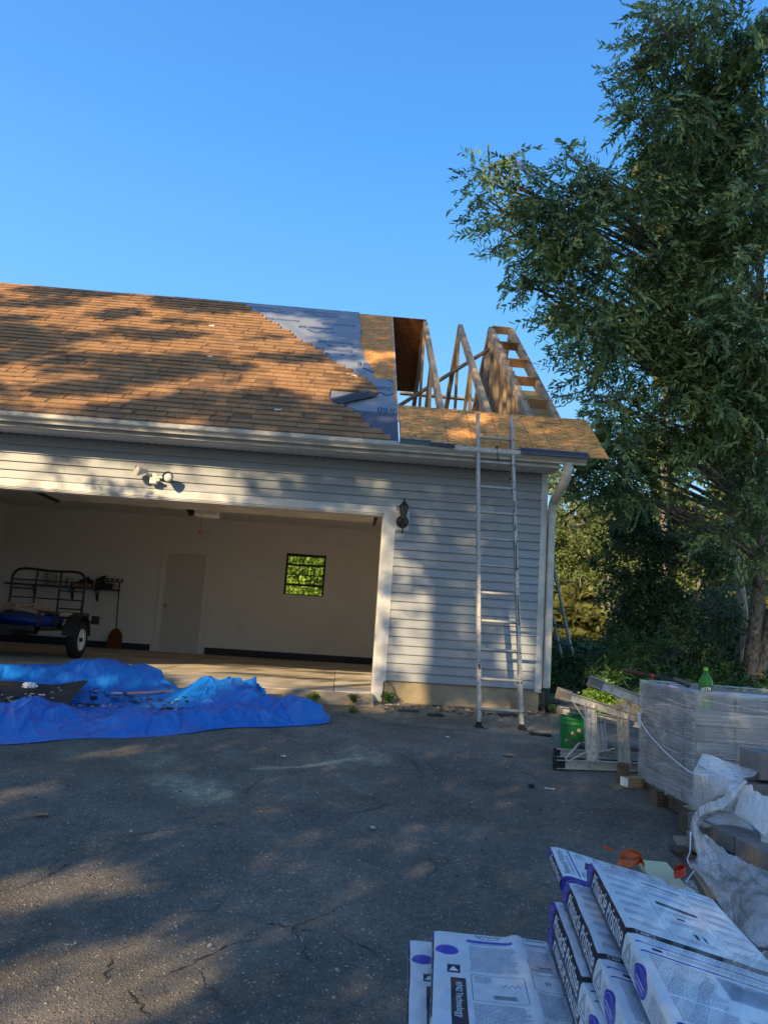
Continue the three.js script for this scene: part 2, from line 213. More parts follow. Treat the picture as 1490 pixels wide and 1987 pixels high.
  cr.push(crack([[470, 1560], [490, 1530], [510, 1512], [505, 1490]], .004), crack([[0, 1740], [90, 1705], [180, 1670]], .007), crack([[300, 1910], [380, 1880], [460, 1835], [540, 1820]], .007), crack([[245, 1925], [262, 1945], [290, 1987]], .008), crack([[205, 1920], [207, 1880], [210, 1850]], .005), crack([[485, 1790], [560, 1808], [640, 1815]], .006), crack([[640, 1590], [680, 1582], [720, 1575], [790, 1555]], .005), crack([[180, 1640], [260, 1625], [330, 1615], [420, 1600]], .004), crack([[760, 1460], [800, 1480], [830, 1520]], .005), crack([[820, 1650], [850, 1690], [800, 1740]], .004), crack([[330, 1785], [420, 1770], [470, 1760]], .005), crack([[900, 1480], [1010, 1500], [1090, 1540]], .004), crack([[540, 1820], [600, 1790], [700, 1755]], .004), crack([[380, 1880], [400, 1930], [470, 1987]], .004), crack([[640, 1815], [720, 1850], [790, 1900]], .004), crack([[420, 1600], [500, 1575], [560, 1570], [640, 1590]], .004), crack([[90, 1705], [130, 1660], [180, 1640]], .004), crack([[560, 1808], [590, 1860], [640, 1900]], .004), crack([[790, 1555], [880, 1570], [960, 1610]], .003), crack([[690, 1400], [800, 1412], [940, 1424], [1070, 1440]], .008));
  const c = structure('driveway_crack', join(cr), mat([.03, .027, .022], 1)); tag(c, 'dark jagged cracks running through the old asphalt', null);
}
// ------------------------------------------------------------------ garage
const garage = thing('garage', 'grey sided garage with an open double door and a half stripped roof', 'garage', [0, 0, 0]);
const E = .1016, SB = .152, WT = 2.74;
const DX0 = -4.43, DX1 = .43, DH = 2.085;                   // door opening
{
  // slab
  const slab = mesh('floor_slab', [boxMM(DX0 - .02, -2.356, -.3, 0, -7.2, .06), boxMM(HX0, DX0 - .02, -.3, 0, -7.2, -.2), boxMM(-2.345, -.004, -.3, -.003, -7.2, .065)], M.slabDark, garage);
  mesh('slab_panel', [boxMM(.005, .43, -.3, .002, -7.2, .05), boxMM(.43, 2.3, -.3, .002, -7.2, -.2)], M.concrete, garage); void slab;
  mesh('apron', (() => { const g = new THREE.BoxGeometry(4.9, .1, .3, 60, 1, 6); const p = g.attributes.position; for (let i = 0; i < p.count; i++) { const t = (p.getZ(i) + .15) / .3; p.setY(i, p.getY(i) - .105 * t + .012 * (vnoise(p.getX(i) * 5, p.getZ(i) * 9, 3) - .5)); if (t > .9) p.setZ(i, p.getZ(i) + .05 * (fbm(p.getX(i) * 3, 1, 4, 3) - .5)); } g.translate(-2, -.058, .2); g.computeVertexNormals(); return uvBox(g); })(), mat([.58, .50, .40], .95, { map: rep(T.concrete, .9), bumpMap: rep(T.conBump, 2), bumpScale: .005 }), garage);
  // foundation
  const f = mesh('foundation', [boxMM(.575, HX1 - .012, -.7, SB - .006, -.2, -.004), boxMM(HX1 - .2, HX1 - .012, -.7, SB - .006, -7.2, -.2), boxMM(HX0, DX0 - .1, -.7, SB - .006, -.2, -.004), boxMM(HX0, HX0 + .2, -.7, SB, -7.2, -.2), boxMM(HX0, HX1 - .2, -.7, -.31, -7.2, -7.0)], mat([.62, .55, .43], .95, { map: rep(T.concrete, .8), bumpMap: rep(T.conBump, 2), bumpScale: .006 }), garage); void f;
  // walls
  const fw = mesh('front_wall', [boxMM(DX1 + .02, HX1 - .03, SB, 2.83, -.15, -.002), boxMM(DX0 - .02, DX1 + .02, DH + .02, 2.83, -.15, -.002), boxMM(HX0, DX0 - .02, SB, 2.83, -.15, -.002)], M.drywall, garage);
  mesh('side_wall', [boxMM(HX1 - .15, HX1 - .03, SB, 2.83, -7.2, -.15)], M.drywall, garage);
  mesh('side_wall', [boxMM(HX0, HX0 + .3, 0, 2.83, -7.2, -.15)], M.drywall, garage);
  const WX0 = -1.19, WX1 = -.36, WY0 = 1.33, WY1 = 2.19, BZ = -7.06;
  const bw = mesh('back_wall', [boxMM(HX0 + .3, WX0, 0, WT + .3, -7.21, BZ), boxMM(WX1, .6645, 0, WT + .3, -7.21, BZ), boxMM(WX0, WX1, 0, WY0, -7.21, BZ), boxMM(WX0, WX1, WY1, WT + .3, -7.21, BZ)], M.drywall, garage);
  mesh('wall_panel', boxMM(.665, HX1 - .15, 0, WT + .3, -7.21, BZ + .004), M.drywall, bw);
  mesh('ceiling', boxMM(HX0 + .3, HX1 - .15, 2.79, 2.81, BZ, -.15), M.drywall, garage);
  mesh('baseboard', [boxMM(-7, -3.80, 0, .13, BZ, BZ + .02), boxMM(-2.69, 2.24, 0, .14, BZ + .005, BZ + .03)], M.base, garage);
  // window in the back wall: upper sash and a raised lower sash
  const win = mesh('window_frame', [boxMM(WX0, WX0 + .04, WY0, WY1, -7.17, -7.10), boxMM(WX1 - .04, WX1, WY0, WY1, -7.17, -7.10), boxMM(WX0 + .04, WX1 - .04, WY1 - .05, WY1, -7.17, -7.10), boxMM(WX0 + .04, WX1 - .04, WY0, WY0 + .02, -7.17, -7.10)], M.black, garage);
  const rows = [[2.14, 1.975], [1.945, 1.765], [1.74, 1.56]];
  mesh('sash_rail', boxMM(WX0 + .04, WX1 - .04, 1.94, 1.98, -7.16, -7.11), M.black, win); mesh('sash_rail', boxMM(WX0 + .04, WX1 - .04, 1.52, 1.565, -7.15, -7.10), M.black, win);
  mesh('muntin', [boxMM(WX0 + .04, WX1 - .04, 1.742, 1.762, -7.145, -7.12), ...[1, 2].map(k => { const x = lerp(WX0 + .04, WX1 - .04, k / 3); return boxMM(x - .008, x + .008, 1.56, 2.14, -7.14, -7.125); })], M.black, win);
  const glass = new THREE.MeshPhysicalMaterial({ color: lin(.95, .97, .95), roughness: .03, transmission: 1, thickness: 0, ior: 1.45 });
  for (const [y1, y0] of rows) for (let k = 0; k < 3; k++) { const w = (WX1 - WX0 - .08) / 3; mesh('pane', new THREE.PlaneGeometry(w - .016, y1 - y0).translate(WX0 + .04 + w * (k + .5), (y0 + y1) / 2, -7.132), glass, win); }
  // inside door
  const casing = mesh('door_casing', [boxMM(-3.72, -3.63, 0, 2.125, BZ, BZ + .022), boxMM(-2.83, -2.74, 0, 2.125, BZ, BZ + .022), boxMM(-3.63, -2.83, 2.035, 2.125, BZ, BZ + .022), boxMM(-3.735, -3.72, 0, 2.14, BZ, BZ + .03), boxMM(-2.74, -2.725, 0, 2.14, BZ, BZ + .03), boxMM(-3.72, -2.74, 2.125, 2.14, BZ, BZ + .03)], M.white, garage); void casing;
  const door = mesh('door', boxMM(-3.618, -2.842, .012, 2.024, BZ - .03, BZ + .006), M.doorPaint, garage);
  const knob = new THREE.SphereGeometry(.03, 14, 10).toNonIndexed(); knob.translate(-3.56, .93, BZ + .06);
  mesh('door_knob', [knob, (() => { const g = cyl(.012, .012, .06); g.rotateX(Math.PI / 2); g.translate(-3.56, .93, BZ + .035); return g; })()], mat([.35, .25, .12], .3, { metalness: .8 }), door);
  for (const [x, y, w] of [[-3.94, 1.14, .11], [-2.60, 1.24, .075]]) mesh('switch_plate', rbox(w, .115, .008, .003, x, y, BZ + .004), M.white, bw);
  // siding boards
  const board = (x0, x1, y, h = E) => { const prof = [[0, h + .008], [.0030, h + .008], [.0035, h], [.0225, .006], [.0225, 0], [.010, .001], [.009, .010], [0, .02]]; const s = new THREE.Shape(prof.map(([z, yy]) => new THREE.Vector2(-z, yy))); const g = new THREE.ExtrudeGeometry(s, { depth: x1 - x0, bevelEnabled: false }); g.rotateY(Math.PI / 2); g.translate(x0, y, 0); return uvBox(g, 1, R0() * 3, R0()); };
  // (the profile's -z becomes +z after the quarter turn)
  const sidM = [1, .95, 1.04].map(k => { const m = M.siding.clone(); m.color.multiplyScalar(k); return m; });
  const fix = g => { g.computeVertexNormals(); return g; };
  for (let k = 0; k < 26; k++) {
    const y = SB + k * E, h = Math.min(E, 2.715 - y); if (h < .02) break;
    mesh('siding_board', fix(board(y < DH + .09 ? .587 : lerp(-.9, .3, hash(k, 1, 1)), 2.327, y, h)), sidM[hash(k, 7, 5) * 3 | 0], fw);
    if (y >= DH + .09) { let x1 = lerp(-.9, .3, hash(k, 1, 1)) - .0015; for (let j = 0; x1 > -7.3; j++) { const x0 = Math.max(-7.3, x1 - 2.2 - 1.4 * hash(k, j, 2)); mesh('siding_board', fix(board(x0, x1, y, h)), sidM[hash(k, 7, 5) * 3 | 0], fw); x1 = x0 - .0015; } }
    else mesh('siding_board', fix(board(-7.3, DX0 - .13, y, h)), sidM[hash(k, 7, 5) * 3 | 0], fw);
    const sg = board(0, 7.2, y, h); sg.rotateY(Math.PI / 2); sg.translate(HX1 - .028, 0, 0); mesh('siding_board', fix(sg), M.siding, garage);
  }
  // trim
  const jt = (x0, x1, s) => [boxMM(x0, x1, -.1, DH + .092, -.002, .022), boxMM(s > 0 ? x0 - .012 : x1, s > 0 ? x0 : x1 + .012, -.06, DH, -.03, .012), boxMM(s > 0 ? x0 - .024 : x1 + .012, s > 0 ? x0 - .012 : x1 + .024, -.03, DH, -.15, -.004), boxMM(s > 0 ? x1 : x0 - .03, s > 0 ? x1 + .03 : x0, SB - .01, DH + .1, -.002, .019)];
  const cas = mesh('door_trim', [...jt(DX1 + .025, .556, 1), ...jt(DX0 - .10, DX0 - .025, -1)], M.trim, garage);
  mesh('header_trim', [boxMM(DX0 - .024, DX1 + .024, DH + .003, DH + .092, -.002, .021), boxMM(DX0, DX1, DH - .012, DH + .003, -.03, .010), boxMM(DX0, DX1, DH - .024, DH - .012, -.15, -.004)], M.trim, cas);
  mesh('corner_post', [boxMM(2.3275, HX1 + .012, SB - .03, 2.714, -.002, .024), boxMM(HX1 - .012, HX1 + .012, SB - .03, 2.714, -.09, -.002), boxMM(2.322, 2.3275, SB - .03, 2.714, -.002, .019)], M.trim, garage);
  // soffit with vented panels, fascia, gutter
  const so = mesh('soffit', boxMM(HX0, HX1 + .03, 2.724, 2.735, -.002, .42), M.soffit, garage);
  for (let x = HX0 + .05; x < HX1; x += .1) mesh('soffit_panel', boxMM(x + .002, x + .098, 2.717, 2.724, .0, .415), M.soffit, so);
  mesh('soffit_vent', range(HX0 + .1, HX1, .1).map(x => boxMM(x - .012, x + .012, 2.7145, 2.7165, .006, .032)), M.black, so).userData.kind = 'stuff';
  mesh('fascia', [boxMM(HX0, HX1 + .03, 2.705, 2.85, .42, .437), boxMM(HX0, HX1 + .03, 2.700, 2.716, .385, .42)], M.gutter, garage);
  const gp = [[.442, 2.853], [.442, 2.748], [.505, 2.744], [.508, 2.760], [.520, 2.775], [.548, 2.790], [.556, 2.802], [.556, 2.838], [.551, 2.846], [.541, 2.846], [.541, 2.841], [.550, 2.838], [.550, 2.804], [.543, 2.795], [.517, 2.781], [.502, 2.763], [.499, 2.750], [.447, 2.753], [.447, 2.853]];
  const gs = new THREE.Shape(gp.map(([z, y]) => new THREE.Vector2(-z, y))); const gg = new THREE.ExtrudeGeometry(gs, { depth: 2.705 - HX0, bevelEnabled: false }); gg.rotateY(Math.PI / 2); gg.translate(HX0, 0, 0);
  const cap = new THREE.ExtrudeGeometry(new THREE.Shape(gp.slice(0, 9).map(([z, y]) => new THREE.Vector2(-z, y))), { depth: .003, bevelEnabled: false }); cap.rotateY(Math.PI / 2); cap.translate(2.7055, 0, 0);
  const gut = mesh('gutter', [uvBox(gg), uvBox(cap)], M.gutter, garage);
  mesh('gutter_seam', [boxMM(-1.93, -1.90, 2.79, 2.842, .5555, .5585), boxMM(1.995, 2.02, 2.79, 2.842, .5555, .5585)], M.gutter, gut);
  // downspout: outlet elbow back to the corner, then down the side
  const flat = (pts, n = 40) => { const g = tube(pts, 1, n, 12); const c = new THREE.CatmullRomCurve3(pts), p = g.attributes.position; void c; void p; return g; };
  void flat;
  const ds = tube([V(2.50, 2.76, .49), V(2.50, 2.66, .49), V(2.49, 2.57, .44), V(2.465, 2.44, .26), V(2.455, 2.36, .10), V(2.45, 2.26, .045), V(2.45, 2.1, .04)], t => .052 * (1 + .05 * Math.sin(t * 150)), 90, 12); 
  mesh('downspout', [ds, boxMM(2.414, 2.490, .2, 2.18, -.02, .075), boxMM(2.42, 2.484, .18, 2.16, -.026, .081)], M.gutter, garage);
  mesh('drain_pipe', [cyl(.045, .045, .32, 2.445, 0, .02), cyl(.05, .05, .03, 2.445, .15, .02)], M.black, garage);
  // overhead door rolled up under the ceiling, with tracks
  const od = mesh('overhead_door', boxMM(DX0 + .05, DX1 - .02, 2.355, 2.395, -2.72, -.22), mat([.70, .70, .69], .5, { map: rep(T.dirtCol, .5) }), garage);
  for (let k = 0; k < 4; k++) mesh('door_panel', boxMM(DX0 + .08, DX1 - .05, 2.349, 2.355, -.27 - k * .62 - .58, -.27 - k * .62), od.material, od);
  mesh('bottom_seal', boxMM(DX0 + .05, DX1 - .02, 2.34, 2.40, -.22, -.19), M.black, od);
  mesh('door_track', [boxMM(DX1 - .01, DX1 + .03, 2.33, 2.37, -2.9, -.30), beam(V(DX1 + .01, 2.19, -.19), V(DX1 + .01, 2.35, -.32), .04, .04), boxMM(DX1 - .30, DX1 + .03, 2.40, 2.46, -2.78, -2.72), boxMM(DX1 - .2, DX1 - .17, 2.46, 2.79, -2.76, -2.73), boxMM(DX0 - .03, DX0 + .01, .1, 2.2, -.21, -.17), boxMM(DX0 - .03, DX0 + .01, 2.33, 2.37, -2.9, -.3)], M.steelDark, od);
  mesh('door_spring', [tube([V(DX1 + .04, 2.45, -.3), V(DX1 + .04, 2.45, -2.6)], .022, 30, 8)], M.steelDark, od);
}
// opener hung from the ceiling
{
  const o = thing('door_opener', 'white garage door opener unit hung near the ceiling with a pull cord', 'door opener', [-2.25, 2.33, -3.05]);
  mesh('motor_housing', [rbox(.36, .13, .3, .03, .06, .03, 0)], M.white, o);
  mesh('hanger', [box(.03, .40, .03, -.02, .29, .1), box(.03, .40, .03, .15, .29, .1)], M.steelDark, o);
  mesh('rail', [box(.04, .05, 2.6, .06, .12, 1.45), box(.10, .12, .07, -.17, .02, .1, 0, 0, .5)], M.steelDark, o);
  mesh('pull_cord', [rod(V(.02, -.02, .2), V(.02, -.30, .2), .004)], M.red, o); mesh('pull_handle', [rbox(.05, .02, .02, .006, .02, -.31, .2)], M.red, o);
}
// ------------------------------------------------------------------ roof (x, s up the slope, h above the deck)
const PITCH = Math.atan2(.8, 1), SR = 5.16, cP = Math.cos(PITCH), sP = Math.sin(PITCH);
const rp = (x, s, h = 0) => V(x, 2.86 + sP * s + cP * h, .5 - cP * s + sP * h);          // front slope
const rb = (x, s, h = 0) => { const p = rp(x, s, h); return V(x, p.y, 2 * (.5 - cP * SR) - p.z); };   // back slope
const nF = V(0, cP, sP), nB = V(0, cP, -sP);
const intoRoof = o => { o.position.set(0, 2.86, .5); o.rotation.x = PITCH - Math.PI / 2; return o; };
const stairX = s => s < 1.36 ? .42 - .60 * s : s < 1.72 ? .24 : .22 - .66 * (s - 1.70);
{
  const deck = intoRoof(mesh('roof_deck', boxMM(HX0, .532, -.02, SR, -.012, 0), M.osb, garage));
  // the osb sheets that show bare beside the underlayment
  mesh('osb_panel', boxMM(-.35, .532, 3.95, SR - .002, .0004, .0016), M.osb, deck);
  mesh('osb_panel', boxMM(-.3, .531, 1.5, 3.945, .0004, .0014), M.osb, deck);
  mesh('drip_edge', [boxMM(.5325, .545, .6, SR, -.02, .006), boxMM(HX0, 2.2, -.06, -.0205, -.03, .004)], M.gutter, deck);
  // low bare sheet over the eave, with snapped lines where the trusses run
  const tx = canvasTex(1024, 512, (c, w, h) => {
    const r = rng(15); c.fillStyle = 'rgb(182,146,96)'; c.fillRect(0, 0, w, h); const px = w / 2.43;
    for (let i = 0; i < 7500; i++) { const x = r() * w, y = r() * h, l = (.03 + .09 * r()) * px, t = (.006 + .018 * r()) * px, a = (r() - .5) * (r() < .75 ? .9 : 3.1), k = r(), d = r() < .07 ? .6 : 1; c.fillStyle = `rgb(${(158 + 90 * k) * d | 0},${(108 + 82 * k) * d | 0},${(52 + 68 * k) * d | 0})`; c.save(); c.translate(x, y); c.rotate(a); c.beginPath(); c.moveTo(-l / 2, -t / 2 + k * 2); c.lineTo(l / 2 - 4, -t / 2); c.lineTo(l / 2, t / 2 - 2); c.lineTo(-l / 2 + 3, t / 2); c.fill(); c.restore(); }
    c.strokeStyle = 'rgba(52,40,40,.85)'; c.lineWidth = 2.4;
    for (const X of [.545, 1.10, 1.40, 1.72, 2.10, 2.33, 2.62]) { const q = (X - .545) * px; c.beginPath(); c.moveTo(q, 0); c.lineTo(q + 2, h); c.stroke(); }
  });
  const low = new THREE.BoxGeometry(2.425, 1.14, .012).toNonIndexed(); { const p = low.attributes.position, uv = low.attributes.uv; for (let i = 0; i < p.count; i++) uv.setXY(i, p.getX(i) / 2.425 + .5, p.getY(i) / 1.14 + .5); low.translate(.548 + 1.2125, .535, -.006); }
  mesh('osb_panel', low, mat([1, .90, .76], .85, { map: tx, bumpMap: rep(T.grain, 3), bumpScale: .0015 }), deck);
  // back slope: closed over the house, one sheet left by the opening
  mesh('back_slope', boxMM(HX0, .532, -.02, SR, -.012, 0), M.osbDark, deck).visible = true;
  const bs = deck.children[deck.children.length - 1]; { const g = bs.geometry; const p = g.attributes.position; for (let i = 0; i < p.count; i++) { const s = p.getY(i), h = p.getZ(i), q = rb(p.getX(i), s, h); const l = V(q.x, (q.y - 2.86) * sP - (q.z - .5) * cP, (q.y - 2.86) * cP + (q.z - .5) * sP); p.setXYZ(i, l.x, l.y, l.z); } g.computeVertexNormals(); }
  const bp = bs.clone(); bp.geometry = boxMM(.54, 1.13, SR - 1.5, SR, -.012, 0); { const g = bp.geometry, p = g.attributes.position; for (let i = 0; i < p.count; i++) { const q = rb(p.getX(i), p.getY(i), p.getZ(i)); p.setXYZ(i, q.x, (q.y - 2.86) * sP - (q.z - .5) * cP, (q.y - 2.86) * cP + (q.z - .5) * sP); } g.computeVertexNormals(); } bp.name = 'osb_panel'; deck.add(bp);
  // underlayment: printed synthetic sheets, lowest first
  const print = (dark) => canvasTex(1024, 384, (c, w, h) => {
    const r = rng(31 + dark); c.fillStyle = dark ? 'rgb(112,116,128)' : 'rgb(166,172,180)'; c.fillRect(0, 0, w, h);
    for (let i = 0; i < 900; i++) { c.fillStyle = `rgba(${r() < .5 ? '190,200,215' : '80,88,104'},${.05 + .07 * r()})`; c.fillRect(r() * w, r() * h, 20 + 80 * r(), 1 + r() * 2); }
    if (dark) return;
    c.save(); c.translate(w, h); c.rotate(Math.PI); c.fillStyle = 'rgb(24,38,96)'; c.strokeStyle = 'rgb(24,38,96)'; c.textBaseline = 'middle';
    for (const X of [40, 552]) for (const [Y, dx] of [[64, 0], [300, 200]]) {
      c.font = 'italic bold 60px sans-serif'; c.fillText('Summit', X + dx, Y); c.font = 'bold 70px sans-serif'; c.fillText('60', X + dx + 236, Y);
      c.lineWidth = 13; c.beginPath(); const bx = X + dx + 40, by = Y - 38; c.moveTo(bx - 60, by - 8); c.lineTo(bx + 5, by - 62 + 20); c.lineTo(bx + 50, by - 12); c.lineTo(bx + 105, by - 70 + 16); c.lineTo(bx + 190, by - 2); c.stroke();
    } c.restore();
  });
  const pr = print(0), pd = print(1);
  const uM = mat([.52, .53, .525], .45, { map: rep(pr, .55, 1) }), uD = mat([.42, .44, .48], .6, { map: rep(pd, .7, 1) });
  const sheet = (s0, s1, x0, xr, h, m, vo = 0) => { const nx = 60, ns = 20, g = new THREE.BoxGeometry(1, 1, .0016, nx, ns, 1).toNonIndexed(), p = g.attributes.position, uv = g.attributes.uv; for (let i = 0; i < p.count; i++) { const v = p.getY(i) + .5, u = p.getX(i) + .5, s = lerp(s0, s1, v), x = lerp(x0, xr(s), u); p.setXYZ(i, x, s, h + p.getZ(i) + (p.getZ(i) > 0 ? .0035 * fbm(x * 4, s * 5, 7 + h * 1000 | 0, 3) * (v > .02) : 0)); uv.setXY(i, x, v * .98 + vo); } g.computeVertexNormals(); return mesh('underlayment', g, m, deck); };
  sheet(-.03, .86, -.9, s => .525, .003, uD);
  sheet(.80, 1.98, -1.2, s => .505 - .015 * Math.sin(s * 5), .0062, uM, .1);
  sheet(1.92, 3.26, -2.0, s => lerp(.22, .06, sstep(2.2, 3.2, s)) + .02 * Math.sin(s * 4), .0094, uM, .35);
  sheet(3.2, 4.28, -2.6, s => .03 + .02 * Math.sin(s * 3), .0126, uM, .0);
  sheet(4.22, SR + .02, -3.2, s => -.02 + .025 * Math.sin(s * 6), .0158, uM, .05);
  // laminated shingles, one strip a metre long after another
  const strips = []; const sr = rng(41);
  const colBox = (x0, x1, s0, s1, ha0, ha1, hb, tone) => { const g = new THREE.BoxGeometry(x1 - x0, s1 - s0, 1).toNonIndexed(), p = g.attributes.position; for (let i = 0; i < p.count; i++) { const top = p.getZ(i) > 0, low = p.getY(i) < 0; p.setZ(i, top ? (low ? ha0 : ha1) : hb); p.setX(i, p.getX(i) + (x0 + x1) / 2); p.setY(i, p.getY(i) + (s0 + s1) / 2); } g.computeVertexNormals(); const c = new Float32Array(p.count * 3); for (let i = 0; i < p.count; i++) c.set(tone, i * 3); g.setAttribute('color', new THREE.BufferAttribute(c, 3)); return g; };
  for (let v = 0; v < 14; v++) {
    const parts = [], tone = () => { const k = .84 + .30 * sr(), w = sr() * .10; return [k * (1.0 + w * .4), k, k * (1 - w)]; };
    parts.push(colBox(-.998, 0, 0, .16, .016, .0065, .001, [.56, .52, .50]));
    let x = 0; while (x > -.96) { const w = .14 + .20 * sr(), x0 = Math.max(-.998, x - w); if (sr() < .86) parts.push(colBox(x0 + .002, x - .001, .0002 - .004 * sr(), .158, .0225 + .006 * sr(), .0075, .006, tone())); x = x0 - (sr() < .3 ? .05 * sr() : .002); }
    strips.push(uvBox(join(parts), 1, sr() * 4, sr() * 4));
  }
  const shM = [0, 1, 2].map(k => mat([[.37, .207, .094], [.40, .222, .098], [.34, .194, .094]][k], .95, { map: rep(T.granule, 1.4), bumpMap: rep(T.granule, 1.4), bumpScale: .002, vertexColors: true }));
  let n = 0;
  for (let k = 0; k < 36; k++) {
    const s = -.045 + k * .1432; let x = stairX(s + .07) + .10 * (hash(k, 4, 4) - .5);
    for (let j = 0; x > -7.2 && n < 296; j++) { const o = mesh('shingle', strips[(k * 5 + j * 3 + (hash(k, j, 9) * 14 | 0)) % 14], shM[hash(k, j, 6) * 3 | 0], deck); o.position.set(x, s + .006 * (hash(k, j, 12) - .5), (x > -3.2 ? .0165 : .008) + .002 * hash(k, j, 3)); o.rotation.z = .004 * (hash(k, j, 8) - .5); x -= 1.0; n++; }
  }
  // scraps of putty-pale litter caught on the roof are left as separate chips
  const chip = (X, s, w, l, a, label) => { const o = mesh('roof_scrap', uvBox((() => { const g = new THREE.BoxGeometry(w, l, .006, 3, 3, 1); const p = g.attributes.position; for (let i = 0; i < p.count; i++) p.setZ(i, p.getZ(i) + .012 * hash(i, 3, X * 100 | 0)); g.computeVertexNormals(); return g; })()), M.white); o.position.copy(rp(X, s, .034)); o.rotation.set(PITCH - Math.PI / 2, 0, a, 'XYZ'); tag(o, label, 'scrap'); return o; };
  { const q = (x, y) => { const d = at(x, y, 1).sub(camera.position), t = (2.86 + .4 - camera.position.y - .8 * camera.position.z + .0) / (d.y + .8 * d.z); const p = camera.position.clone().addScaledVector(d, t); return [p.x, (.5 - p.z) / cP]; };
    for (const [x, y, w, l, a, lab] of [[408, 697, .06, .05, .4, 'small white scrap lying mid roof on the shingles'], [411, 637, .08, .03, .1, 'pale thin scrap high on the shingled slope'], [540, 801, .09, .03, .3, 'white sliver low on the shingles below the underlayment'], [683, 733, .16, .02, -.5, 'white strip caught at the stepped shingle edge']]) { const [X, s] = q(x, y); chip(X, s, w, l, a, lab); }
  }
  // a dark shingle lying loose on the underlayment, and starter strips in the gutter
  const loose = (name, label, X, s, w, l, a, m, h = .03) => { const o = thing(name, label, 'shingle'); const q = rp(X, s, h); o.position.copy(q); o.rotation.set(PITCH - Math.PI / 2, 0, a, 'XYZ'); mesh('backing', uvBox(box(w, l, .006)), m[0], o); mesh('adhesive_strip', [uvBox(box(w * .98, l * .16, .002, 0, l * .12, .0042)), uvBox(box(w * .98, l * .06, .002, 0, -l * .2, .0042))], m[1], o); return o; };
  const dk = [mat([.07, .072, .085], .8, { map: rep(T.granule, 2) }), mat([.018, .018, .022], .5)];
  loose('loose_shingle', 'dark upside down shingle lying askew on the bare underlayment', -.02, 1.16, .64, .20, .70, dk, .040);
  loose('loose_shingle', 'green grey shingle piece at the eave under the bare sheathing', .72, -.02, .36, .12, .0, [mat([.09, .12, .11], .9), dk[1]], .022);
  loose('loose_shingle', 'dark starter piece lying along the gutter beside the green one', 1.02, -.05, .30, .09, -.02, dk, .02);
  loose('loose_shingle', 'long purple grey starter strip in the gutter right of the ladder', 2.33, -.03, .80, .16, 0, [mat([.13, .12, .15], .85, { map: rep(T.granule, 2) }), dk[1]], .018);
}
